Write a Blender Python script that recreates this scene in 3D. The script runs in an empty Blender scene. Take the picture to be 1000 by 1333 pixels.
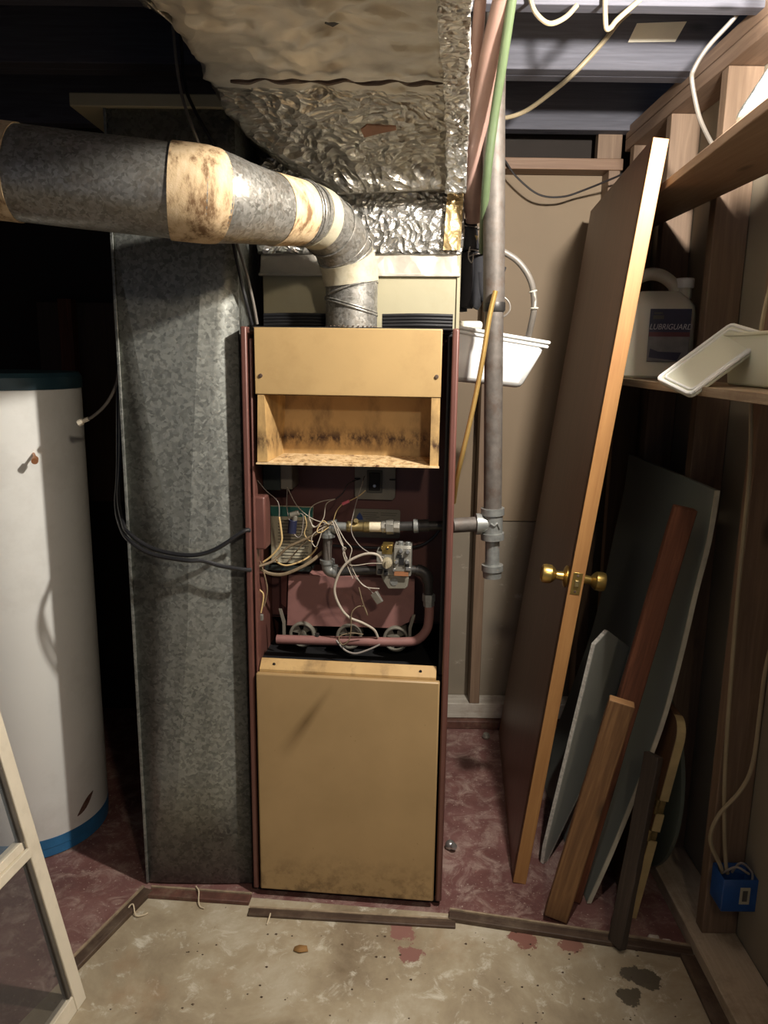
import bpy, bmesh, math, random
from mathutils import Vector, Matrix, Euler, noise
random.seed(7)
SC = bpy.context.scene
COL = SC.collection

# ------------------------------------------------------------------ camera, light, exposure
cam_d = bpy.data.cameras.new('camera'); cam = bpy.data.objects.new('camera', cam_d); COL.objects.link(cam)
cam_d.sensor_width = 36; cam_d.sensor_fit = 'AUTO'; cam_d.lens = 27.03; cam_d.clip_start = 0.02
PITCH = math.radians(11.7); ROLL = math.radians(0.77)
cam.matrix_world = Matrix.Translation((0, 0, 1.49)) @ Matrix.Rotation(math.pi/2 - PITCH, 4, 'X') @ Matrix.Rotation(ROLL, 4, 'Z')
SC.camera = cam
W = bpy.data.worlds.new('world'); SC.world = W; W.use_nodes = True
bg = W.node_tree.nodes['Background']; bg.inputs[0].default_value = (0.62, 0.72, 1.0, 1); bg.inputs[1].default_value = 0.10
def lamp(name, loc, watts, col, r):
    l = bpy.data.lights.new(name, 'POINT'); l.energy = watts; l.color = col; l.shadow_soft_size = r
    o = bpy.data.objects.new(name, l); COL.objects.link(o); o.location = loc
lamp('bare_bulb', (0.62, 1.22, 2.12), 112, (1.0, 0.94, 0.86), 0.03)       # the bare bulb above the top right of the view
lamp('fill_lamp', (0.46, -0.32, 2.15), 36, (1.0, 0.84, 0.65), 0.06)     # added fill lamp behind the camera, evens out the bulb's falloff
SC.view_settings.view_transform = 'Standard'; SC.view_settings.look = 'None'
SC.view_settings.gamma = 1; SC.view_settings.use_curve_mapping = False; SC.view_settings.exposure = 0.22

# ------------------------------------------------------------------ materials
def s2l(c):
    return tuple(((v/255)/12.92 if v/255 <= .04045 else ((v/255+.055)/1.055)**2.4) for v in c) + (1,)
class NT:
    def __init__(s, name):
        s.m = bpy.data.materials.new(name); s.m.use_nodes = True; s.t = s.m.node_tree
        s.b = s.t.nodes['Principled BSDF']
    def n(s, typ, **kw):
        x = s.t.nodes.new(typ)
        for k, v in kw.items(): setattr(x, k, v)
        return x
    def l(s, a, b): s.t.links.new(a, b)
    def coord(s, scale=(1, 1, 1), loc=(0, 0, 0), rot=(0, 0, 0)):
        tc = s.n('ShaderNodeTexCoord'); mp = s.n('ShaderNodeMapping')
        mp.inputs['Scale'].default_value = scale; mp.inputs['Location'].default_value = loc; mp.inputs['Rotation'].default_value = rot
        s.l(tc.outputs['Object'], mp.inputs[0]); return mp.outputs[0]
    def noise(s, co, scale, detail=4, rough=.55, dist=0):
        x = s.n('ShaderNodeTexNoise'); x.inputs['Scale'].default_value = scale; x.inputs['Detail'].default_value = detail
        x.inputs['Roughness'].default_value = rough; x.inputs['Distortion'].default_value = dist
        s.l(co, x.inputs['Vector']); return x.outputs['Fac']
    def ramp(s, fac, stops, interp='LINEAR'):
        r = s.n('ShaderNodeValToRGB'); r.color_ramp.interpolation = interp; e = r.color_ramp.elements
        while len(e) < len(stops): e.new(.5)
        for q, (p, c) in zip(e, stops): q.position = p; q.color = c if len(c) == 4 else tuple(c)+(1,)
        s.l(fac, r.inputs[0]); return r.outputs[0]
    def mix(s, fac, a, b, mode='MIX'):
        x = s.n('ShaderNodeMix', data_type='RGBA', blend_type=mode)
        for sock, v in ((x.inputs[0], fac), (x.inputs[6], a), (x.inputs[7], b)):
            if hasattr(v, 'node'): s.l(v, sock)
            else: sock.default_value = v
        return x.outputs[2]
    def math(s, op, a, b=0.0, clamp=False):
        x = s.n('ShaderNodeMath', operation=op, use_clamp=clamp)
        for sock, v in ((x.inputs[0], a), (x.inputs[1], b)):
            if hasattr(v, 'node'): s.l(v, sock)
            else: sock.default_value = v
        return x.outputs[0]
    def bump(s, h, strength=.3, dist=.002, prev=None):
        x = s.n('ShaderNodeBump'); x.inputs['Strength'].default_value = strength; x.inputs['Distance'].default_value = dist
        s.l(h, x.inputs['Height'])
        if prev: s.l(prev, x.inputs['Normal'])
        return x.outputs[0]
    def fin(s, col=None, rough=.6, metal=0, normal=None, spec=None):
        if col is not None:
            if hasattr(col, 'node'): s.l(col, s.b.inputs['Base Color'])
            else: s.b.inputs['Base Color'].default_value = col
        if hasattr(rough, 'node'): s.l(rough, s.b.inputs['Roughness'])
        else: s.b.inputs['Roughness'].default_value = rough
        s.b.inputs['Metallic'].default_value = metal
        if spec is not None: s.b.inputs['Specular IOR Level'].default_value = spec
        if normal: s.l(normal, s.b.inputs['Normal'])
        return s.m

def plain(name, rgb, rough=.55, metal=0, var=.18, scale=18, bump=.15, bscale=90, spec=None, dirt=None, dirt_amt=.5):
    """slightly mottled single-colour surface with fine relief; dirt = grime colour in patches"""
    t = NT(name); co = t.coord(); c = s2l(rgb)
    lo = tuple(max(0, v*(1-var)) for v in c[:3]) + (1,); hi = tuple(min(1, v*(1+var)) for v in c[:3]) + (1,)
    col = t.ramp(t.noise(co, scale, 5), [(.3, lo), (.7, hi)])
    if dirt:
        f = t.ramp(t.noise(co, scale*.7, 8, .7), [(.5, (0, 0, 0)), (.72, (dirt_amt,)*3)])
        col = t.mix(f, col, s2l(dirt))
    nrm = t.bump(t.noise(co, bscale, 4), bump, .0015) if bump else None
    return t.fin(col, rough, metal, nrm, spec)

def wood(name, c1, c2, axis=2, rough=.6, scale=1.0, knots=True, bump=.25, grime=None):
    t = NT(name); st = [34*scale]*3; st[axis] = 2.2*scale
    co = t.coord(tuple(st)); g = t.noise(co, 1.6, 6, .6, 1.2)
    st2 = [160*scale]*3; st2[axis] = 5*scale
    f = t.noise(t.coord(tuple(st2)), 1, 3)
    h = t.math('ADD', t.math('MULTIPLY', g, .7), t.math('MULTIPLY', f, .3))
    col = t.ramp(h, [(.3, s2l(c1)), (.52, s2l(tuple((a+b)/2 for a, b in zip(c1, c2)))), (.7, s2l(c2))])
    if knots:
        v = t.n('ShaderNodeTexVoronoi'); ks = [9]*3; ks[axis] = 3.2
        t.l(t.coord(tuple(ks)), v.inputs['Vector']); v.inputs['Scale'].default_value = 1
        k = t.ramp(v.outputs['Distance'], [(.04, (.75,)*3), (.14, (0, 0, 0))])
        col = t.mix(k, col, s2l(tuple(v_*.42 for v_ in c1)))
    if grime:
        q = t.ramp(t.noise(t.coord(), 9, 8, .7), [(.48, (0, 0, 0)), (.75, (.7,)*3)])
        col = t.mix(q, col, s2l(grime))
    return t.fin(col, rough, 0, t.bump(h, bump, .002))

MT = {}
def mats():
    # galvanised sheet with spangle
    def galv(name, lo, hi, scale=95, metal=.55, rough=.42, dirt=None):
        t = NT(name); co = t.coord((1, 1, 1)); nz = t.n('ShaderNodeTexNoise'); nz.inputs['Scale'].default_value = 60
        t.l(co, nz.inputs['Vector']); w = t.n('ShaderNodeMixRGB'); w.inputs[0].default_value = .02
        t.l(co, w.inputs[1]); t.l(nz.outputs['Color'], w.inputs[2])
        v = t.n('ShaderNodeTexVoronoi'); v.inputs['Scale'].default_value = scale; t.l(w.outputs[0], v.inputs['Vector'])
        sp = t.n('ShaderNodeSeparateColor'); t.l(v.outputs['Color'], sp.inputs[0])
        big = t.noise(co, 5, 6, .6)
        h = t.math('ADD', t.math('MULTIPLY', sp.outputs[0], .55), t.math('MULTIPLY', big, .6))
        col = t.ramp(h, [(.25, s2l(lo)), (.8, s2l(hi))])
        if dirt:
            q = t.ramp(t.noise(co, 11, 8, .75), [(.5, (0, 0, 0)), (.75, (.75,)*3)]); col = t.mix(q, col, s2l(dirt))
        r = t.math('ADD', t.math('MULTIPLY', sp.outputs[1], .22), rough-.1)
        return t.fin(col, r, metal, t.bump(sp.outputs[2], .12, .0006))
    MT['galv'] = galv('galvanised_sheet', (106, 108, 103), (149, 151, 144), 130)
    MT['galv_flue'] = galv('galvanised_flue', (110, 108, 101), (157, 155, 149), 170, .6, .42, (112, 98, 78))
    MT['zinc'] = plain('zinc_fitting', (150, 152, 148), .42, .6, .2, 60)
    MT['steel_pipe'] = plain('weathered_steel_pipe', (96, 90, 84), .6, .3, .25, 40, .3, 150, dirt=(82, 62, 48), dirt_amt=.7)
    MT['black_pipe'] = plain('black_iron_pipe', (60, 58, 56), .45, .5, .3, 40)
    MT['brass'] = plain('aged_brass', (190, 160, 90), .3, .9, .15, 30)
    MT['brass_dull'] = plain('dull_brass', (140, 124, 84), .4, .7, .3, 60)
    MT['chrome'] = plain('bright_metal', (190, 190, 186), .28, .8, .1, 30)
    MT['tan'] = plain('tan_enamel', (177, 148, 101), .42, 0, .06, 6, .06, 200, dirt=(120, 88, 48), dirt_amt=.28)
    t = NT('tan_enamel_smudged'); co = t.coord()
    c = t.ramp(t.noise(co, 5, 5), [(.3, s2l((158, 131, 90))), (.7, s2l((172, 143, 100)))])
    tc = t.n('ShaderNodeTexCoord'); sx = t.n('ShaderNodeSeparateXYZ'); t.l(tc.outputs['Object'], sx.inputs[0])
    du = t.math('ADD', sx.outputs[0], .108); dz = t.math('SUBTRACT', sx.outputs[2], .535)
    dn = t.math('ABSOLUTE', t.math('ADD', t.math('MULTIPLY', du, .835), t.math('MULTIPLY', dz, -.55)))
    ds = t.math('ADD', t.math('MULTIPLY', du, -.55), t.math('MULTIPLY', dz, -.835))
    wd_ = t.math('ADD', .012, t.math('MULTIPLY', t.math('ADD', ds, .12), .07))
    f1 = t.math('SUBTRACT', 1.0, t.math('DIVIDE', dn, wd_), True); f2 = t.math('SUBTRACT', 1.0, t.math('MULTIPLY', t.math('ABSOLUTE', ds), 7.5), True)
    c = t.mix(t.math('MULTIPLY', t.math('MULTIPLY', f1, f2), .8, True), c, s2l((96, 72, 40)))
    lo = t.math('SUBTRACT', 1.0, t.math('MULTIPLY', sx.outputs[2], 6.5), True)
    g = t.math('MULTIPLY', t.ramp(t.noise(co, 22, 8, .7), [(.46, (0, 0, 0)), (.62, (.9,)*3)]), lo); c = t.mix(g, c, s2l((92, 70, 44)))
    g2 = t.ramp(t.noise(co, 95, 3), [(.72, (0, 0, 0)), (.76, (.6,)*3)]); c = t.mix(g2, c, s2l((112, 84, 52)))
    MT['tan_door'] = t.fin(c, .42, 0, t.bump(t.noise(co, 6, 3), .08, .004))
    # tan enamel with soot and rust, inside the draft hood
    t = NT('tan_enamel_rusted'); co = t.coord((1, 1, .8)); b = t.ramp(t.noise(co, 8, 4), [(.3, s2l((176, 142, 90))), (.7, s2l((196, 162, 108)))])
    tc = t.n('ShaderNodeTexCoord'); sx = t.n('ShaderNodeSeparateXYZ'); t.l(tc.outputs['Object'], sx.inputs[0])
    zb = t.math('MULTIPLY', t.math('SUBTRACT', sx.outputs[2], 1.272), 30); zb = t.math('SUBTRACT', 1.0, t.math('ABSOLUTE', zb), True)
    n1 = t.noise(t.coord((1, 1, .55)), 42, 6, .7)
    rust = t.math('MULTIPLY', t.ramp(n1, [(.42, (0, 0, 0)), (.58, (1,)*3)]), zb)
    soot = t.ramp(t.noise(t.coord((1, 1, .5)), 13, 6, .65), [(.5, (0, 0, 0)), (.7, (.7,)*3)])
    c = t.mix(soot, b, s2l((104, 80, 50))); c = t.mix(rust, c, s2l((58, 34, 22)))
    MT['tan_rust'] = t.fin(c, .55, 0, t.bump(n1, .2, .001))
    t = NT('tan_enamel_flaking'); co = t.coord()
    b = t.ramp(t.noise(co, 60, 8, .75), [(.36, s2l((92, 60, 40))), (.47, s2l((200, 168, 120))), (.62, s2l((226, 200, 158)))])
    MT['tan_flake'] = t.fin(b, .6, 0, t.bump(t.noise(co, 90, 6), .4, .002))
    MT['maroon'] = plain('maroon_enamel', (104, 68, 60), .4, .1, .1, 12, .05)
    MT['maroon_in'] = plain('maroon_inner_sheet', (92, 58, 54), .5, 0, .12, 10, .05)
    MT['mauve'] = plain('dusty_maroon_shield', (138, 98, 92), .5, 0, .12, 12, .05, dirt=(96, 66, 60))
    MT['black'] = plain('matt_black', (16, 15, 16), .7, 0, .2)  # plain black for openings, linings and small parts
    MT['black_rubber'] = plain('black_rubber', (22, 22, 24), .5, 0, .2)
    MT['cream_panel'] = plain('cream_metal', (169, 162, 134), .5, .1, .06, 6, .08, dirt=(150, 138, 104), dirt_amt=.4)
    # crumpled aluminium foil
    def foil(name, c1, c2, rough, sc, st, metal=.8):
        t = NT(name); co = t.coord(); n0 = t.n('ShaderNodeTexNoise'); n0.inputs['Scale'].default_value = 9; t.l(co, n0.inputs['Vector'])
        w = t.n('ShaderNodeMixRGB'); w.inputs[0].default_value = .09; t.l(co, w.inputs[1]); t.l(n0.outputs['Color'], w.inputs[2])
        v = t.n('ShaderNodeTexVoronoi', feature='F1'); v.inputs['Scale'].default_value = sc; t.l(w.outputs[0], v.inputs['Vector'])
        v2 = t.n('ShaderNodeTexVoronoi', feature='DISTANCE_TO_EDGE'); v2.inputs['Scale'].default_value = sc*2.3; t.l(w.outputs[0], v2.inputs['Vector'])
        rid = t.n('ShaderNodeTexNoise', noise_type='RIDGED_MULTIFRACTAL'); rid.inputs['Scale'].default_value = sc*.6; rid.inputs['Detail'].default_value = 5
        t.l(w.outputs[0], rid.inputs['Vector'])
        n1 = t.bump(v.outputs['Distance'], st, .02); n2 = t.bump(v2.outputs['Distance'], st*.5, .006, n1); n3 = t.bump(rid.outputs['Fac'], st*.5, .008, n2)
        col = t.ramp(t.noise(co, 7, 6), [(.3, s2l(c1)), (.7, s2l(c2))])
        return t.fin(col, rough, metal, n3)
    MT['foil'] = foil('crumpled_foil', (150, 144, 132), (188, 182, 170), .32, 44, .7)
    MT['foil_bright'] = foil('bright_foil', (204, 200, 192), (230, 228, 222), .28, 62, .8)
    MT['foil_flat'] = foil('smooth_foil_facing', (168, 162, 150), (204, 198, 184), .48, 14, .35, .4)
    MT['foil_paper'] = plain('torn_kraft_backing', (142, 104, 82), .8)
    MT['foil_tape'] = foil('stained_foil_tape', (178, 152, 104), (216, 190, 140), .4, 40, .6, .55)
    # cloth tape
    t = NT('dirty_cloth_tape'); co = t.coord(); a = t.ramp(t.noise(t.coord((1, 1, .3)), 34, 7, .7), [(.38, s2l((116, 88, 58))), (.5, s2l((196, 170, 132))), (.7, s2l((220, 198, 164)))])
    wv = t.noise(co, 420, 2); MT['tape'] = t.fin(a, .8, 0, t.bump(wv, .4, .001))
    MT['foil_patch'] = plain('mastic_tape', (192, 184, 160), .6, .2, .12, 30, .4, 90, dirt=(128, 112, 84))
    # water heater
    MT['heater'] = plain('white_enamel_tank', (238, 238, 232), .32, 0, .03, 3, .03, 30, dirt=(176, 170, 158), dirt_amt=.35)
    MT['teal'] = plain('teal_lid', (34, 62, 72), .45)
    MT['blue_ring'] = plain('blue_base_ring', (46, 106, 150), .4)
    # concrete floor with remnants of red paint
    t = NT('stained_concrete'); co = t.coord()
    c = t.ramp(t.noise(co, 3.2, 9, .66, .4), [(.28, s2l((124, 108, 86))), (.5, s2l((166, 152, 126))), (.72, s2l((200, 192, 172)))])
    sp = t.ramp(t.noise(co, 17, 9, .74, .5), [(.55, (0, 0, 0)), (.68, (.8,)*3)]); c = t.mix(sp, c, s2l((214, 208, 190)))
    dk = t.ramp(t.noise(co, 70, 3), [(.70, (0, 0, 0)), (.76, (.8,)*3)]); c = t.mix(dk, c, s2l((70, 56, 40)))
    ru = t.ramp(t.noise(t.coord((1, 1, 1), (3, 1, 0)), 4.5, 6), [(.56, (0, 0, 0)), (.72, (.4,)*3)]); c = t.mix(ru, c, s2l((150, 106, 66)))
    def blot(c, x, y, r, col, edge=26):
        tc = t.n('ShaderNodeTexCoord'); mp = t.n('ShaderNodeMapping'); mp.inputs['Location'].default_value = (-x, -y, 0); t.l(tc.outputs['Object'], mp.inputs[0])
        le = t.n('ShaderNodeVectorMath', operation='LENGTH'); t.l(mp.outputs[0], le.inputs[0])
        d = t.math('ADD', le.outputs['Value'], t.math('MULTIPLY', t.math('SUBTRACT', t.noise(co, edge, 5, .7), .5), r*2.6))
        f = t.math('MULTIPLY', t.math('SUBTRACT', r, d), 9/r, True); return t.mix(f, c, s2l(col))
    for x, y, r, k in [(.06, 1.76, .035, (140, 100, 90)), (.085, 1.68, .03, (138, 98, 88)), (.38, 1.74, .035, (134, 92, 80)), (.50, 1.72, .03, (138, 98, 84)),
                       (.60, 1.56, .030, (92, 84, 68)), (.66, 1.61, .035, (96, 88, 72)), (.63, 1.62, .03, (92, 84, 70))]: c = blot(c, x, y, r, k)
    MT['concrete'] = t.fin(c, t.ramp(t.noise(co, 9, 5), [(.3, (.5,)*3), (.7, (.8,)*3)]), 0, t.bump(t.noise(co, 40, 8, .65), .35, .004), .35)
    t = NT('worn_red_floor_paint'); co = t.coord()
    c = t.ramp(t.noise(co, 4, 8, .65), [(.3, s2l((92, 58, 55))), (.55, s2l((122, 85, 80))), (.75, s2l((144, 112, 105)))])
    w = t.ramp(t.noise(co, 13, 9, .75, .8), [(.48, (0, 0, 0)), (.64, (.75,)*3)]); c = t.mix(w, c, s2l((170, 148, 136)))
    w2 = t.ramp(t.noise(co, 120, 4), [(.64, (0, 0, 0)), (.7, (.9,)*3)]); c = t.mix(w2, c, s2l((196, 178, 164)))
    MT['redfloor'] = t.fin(c, t.ramp(t.noise(co, 9, 5), [(.3, (.35,)*3), (.7, (.7,)*3)]), 0, t.bump(t.noise(co, 50, 8, .65), .4, .003))
    MT['strip'] = wood('grimy_dark_strip', (52, 38, 30), (92, 72, 56), 0, .6, 1, False, .3, (120, 104, 86))
    MT['strip_pale'] = plain('pale_strip_edge', (150, 132, 108), .6, 0, .3, 40, .3)  # paler colour for the raised edge of the floor strips
    MT['strip_red'] = plain('red_brown_strip', (92, 60, 50), .6, 0, .3, 40, .3, dirt=(140, 124, 104))
    # framing and boards
    MT['fir_z'] = wood('fir_stud', (110, 88, 70), (141, 118, 96), 2)
    MT['fir_x'] = wood('fir_plate_x', (116, 88, 69), (145, 118, 95), 0)
    MT['fir_y'] = wood('fir_plate_y', (124, 100, 82), (155, 130, 109), 1)
    MT['plate_pale'] = wood('pale_sill', (176, 158, 132), (206, 190, 166), 1, .7, 1, True, .2, (120, 98, 72))
    MT['plate_white'] = wood('whitewashed_sill', (176, 168, 154), (208, 202, 190), 0, .7, 1, False, .2, (120, 90, 70))
    MT['joist'] = wood('hazy_joist', (76, 76, 84), (104, 104, 114), 0, .75)  # blue-grey tint puts the haze under the ceiling into the wood colour
    MT['subfloor'] = wood('subfloor_board', (70, 68, 76), (100, 96, 102), 1, .8, 1, False)  # boards carry the same painted haze tint as the joists
    MT['shelf'] = wood('pine_shelf', (134, 108, 87), (167, 141, 115), 1, .55)
    MT['ply'] = wood('plywood_shelf', (126, 102, 77), (171, 153, 124), 1, .6, 1.4, False, .4, (110, 80, 58))
    MT['doorwood'] = wood('lauan_door_skin', (96, 66, 48), (124, 88, 66), 2, .42, .8, False, .08)
    MT['dooredge'] = wood('pine_door_edge', (146, 102, 58), (170, 126, 76), 2, .45, 1, False, .1)
    MT['rough_brown'] = wood('rough_reddish_board', (84, 48, 32), (140, 88, 60), 2, .8, 1, True, .8)
    MT['rough_tan'] = wood('rough_tan_board', (94, 64, 37), (146, 108, 69), 2, .75, 1.1, True, .6)
    MT['endgrain'] = wood('cut_end', (170, 124, 80), (204, 160, 110), 0, .7, 2, False)
    MT['dark_slat'] = wood('dark_slat_wood', (52, 44, 38), (84, 72, 62), 2, .6, 1, False, .3)
    MT['leaf_brown'] = wood('brown_leaf_face', (88, 62, 44), (120, 88, 62), 2, .5, 1, False, .1)
    MT['leaf_edge'] = plain('cream_edge_band', (186, 164, 116), .5)
    MT['greenboard'] = plain('grey_green_sheet', (132, 138, 130), .55, 0, .08, 4, .05, 40)
    MT['pale_edge'] = plain('pale_sheet_edge', (200, 194, 172), .7)
    MT['greysheet'] = plain('grey_laminate_sheet', (160, 160, 150), .35, 0, .06, 5, .03)
    MT['crumb'] = plain('crumbly_white_core', (210, 204, 192), .9, 0, .3, 90, .8, 200)
    MT['disc'] = plain('grey_green_disc', (92, 98, 86), .5, 0, .1, 6)
    MT['wall_tan'] = plain('tan_hardboard', (139, 121, 98), .7, 0, .06, 3, .1, 60)
    t = NT('unpainted_wallboard'); co = t.coord()
    c = t.ramp(t.noise(co, 3, 5), [(.3, s2l((126, 116, 100))), (.7, s2l((142, 130, 113)))])
    sm = t.ramp(t.noise(t.coord((1, 1, 1.6)), 9, 8, .75), [(.6, (0, 0, 0)), (.66, (.45,)*3)]); c = t.mix(sm, c, s2l((190, 180, 164)))
    MT['wall_grey'] = t.fin(c, .75, 0, t.bump(t.noise(co, 50, 4), .1, .002))
    MT['wall_back_drywall'] = plain('wallboard_back', (144, 134, 116), .8, 0, .08, 4, .1)
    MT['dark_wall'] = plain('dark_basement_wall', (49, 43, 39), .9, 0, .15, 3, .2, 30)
    MT['brown_panel'] = wood('brown_wall_panel', (67, 50, 35), (85, 67, 49), 2, .6, .8, False)
    MT['white_paint'] = plain('cream_white_paint', (222, 212, 190), .5, 0, .05, 12, .1, 80, dirt=(170, 156, 130), dirt_amt=.4)
    MT['white_plastic'] = plain('white_plastic', (226, 226, 222), .35, 0, .03, 8, .03, 30, dirt=(190, 184, 172), dirt_amt=.35)
    t = NT('milky_plastic'); t.b.inputs['Transmission Weight'].default_value = .35; t.b.inputs['IOR'].default_value = 1.2
    t.fin(s2l((232, 232, 212)), .4); MT['milky'] = t.m
    t = NT('natural_jug_plastic'); t.b.inputs['Subsurface Weight'].default_value = .15; t.fin(s2l((206, 200, 180)), .4); MT['jug'] = t.m
    # glass pane, insect screen
    def seethrough(name, f, col, rough):
        t = NT(name); tr = t.n('ShaderNodeBsdfTransparent'); mx = t.n('ShaderNodeMixShader'); mx.inputs[0].default_value = f
        t.fin(col, rough); out = t.t.nodes['Material Output']
        t.l(tr.outputs[0], mx.inputs[1]); t.l(t.b.outputs[0], mx.inputs[2]); t.l(mx.outputs[0], out.inputs[0]); return t.m
    MT['glass'] = seethrough('window_glass', .16, s2l((150, 158, 160)), .08)
    MT['screen'] = seethrough('insect_screen', .32, s2l((90, 88, 86)), .5)
    MT['bead'] = plain('grey_glazing_bead', (84, 78, 70), .6)
    # hoses and wires
    MT['pink'] = plain('pinkish_tubing', (138, 111, 101), .38, 0, .12, 14, .05)
    MT['green'] = plain('green_hose', (78, 92, 64), .45, 0, .12, 20, .05)
    MT['cream_cable'] = plain('cream_cable', (158, 144, 116), .5, 0, .06)
    MT['white_cable'] = plain('white_cable', (192, 189, 175), .5, 0, .06)
    MT['grey_tube'] = plain('grey_tube', (116, 110, 102), .4, 0, .15)
    MT['black_cable'] = plain('black_cable', (34, 34, 36), .35, 0, .15)
    MT['dark_cable'] = plain('dark_thin_cable', (52, 48, 48), .5)
    MT['brass_tube'] = plain('brass_coloured_tube', (190, 156, 92), .35, .6, .1)
    MT['wire_white'] = plain('white_wire', (178, 168, 152), .5, 0, .05)
    MT['wire_grey'] = plain('grey_wire', (140, 132, 124), .5, 0, .05)
    MT['wire_brown'] = plain('brown_cloth_cable', (120, 104, 80), .7, 0, .2, 60)
    MT['wire_black'] = plain('black_wire', (36, 30, 32), .5)
    MT['wire_tan'] = plain('tan_wire', (206, 178, 124), .5, 0, .05)
    MT['pink_sleeve'] = plain('pink_wire_nut', (220, 110, 124), .5)
    MT['navy'] = plain('navy_plastic', (34, 38, 62), .45)
    MT['grey_metal'] = plain('grey_cast_metal', (148, 145, 135), .45, .5, .15, 40, .3)
    MT['grey_plate'] = plain('grey_painted_plate', (122, 118, 106), .5, .2, .1, 30)
    MT['dark_green'] = plain('dark_green_case', (40, 48, 46), .5)
    MT['copper_label'] = plain('copper_label', (176, 122, 86), .4, .4, .1)
    MT['cream_knob'] = plain('cream_knob', (222, 210, 180), .5)
    MT['dull_knob'] = plain('dull_ivory_knob', (150, 140, 116), .5, 0, .2, 60)
    MT['paper'] = plain('aged_paper', (176, 170, 146), .8, 0, .08, 20)
    MT['paper_grey'] = plain('grey_label', (112, 110, 100), .6, 0, .08, 20)
    MT['print'] = plain('faded_print', (84, 82, 74), .8)
    MT['print_dim'] = plain('dim_print', (74, 74, 68), .7)
    MT['teal_print'] = plain('teal_print', (38, 104, 96), .7)
    MT['blue_print'] = plain('blue_print', (46, 66, 120), .7)
    MT['label_navy'] = plain('navy_label', (44, 44, 66), .5)
    MT['label_red'] = plain('dull_red_band', (92, 46, 48), .5)
    MT['label_grey'] = plain('grey_label_field', (112, 110, 108), .5, 0, .2, 40)
    MT['label_txt'] = plain('pale_lettering', (190, 188, 190), .5)
    MT['blue_box'] = plain('blue_plastic_box', (32, 74, 134), .4)
    MT['bag_white'] = plain('white_printed_bag', (226, 232, 226), .4, 0, .1, 40, .5, 40, dirt=(120, 128, 124), dirt_amt=.7)
    MT['bag_teal'] = plain('teal_bag_panel', (86, 176, 154), .4)
    MT['bag_pink'] = plain('pink_bag_mark', (226, 96, 110), .4)
    MT['card'] = plain('white_card', (240, 234, 214), .7, 0, .04)
    MT['string'] = plain('pale_string', (206, 190, 160), .8)
    MT['leaf'] = plain('dry_scrap', (150, 112, 64), .8)
    MT['insul_black'] = plain('black_foam_insulation', (26, 26, 30), .85, 0, .3, 30, .5, 60)
mats()

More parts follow.
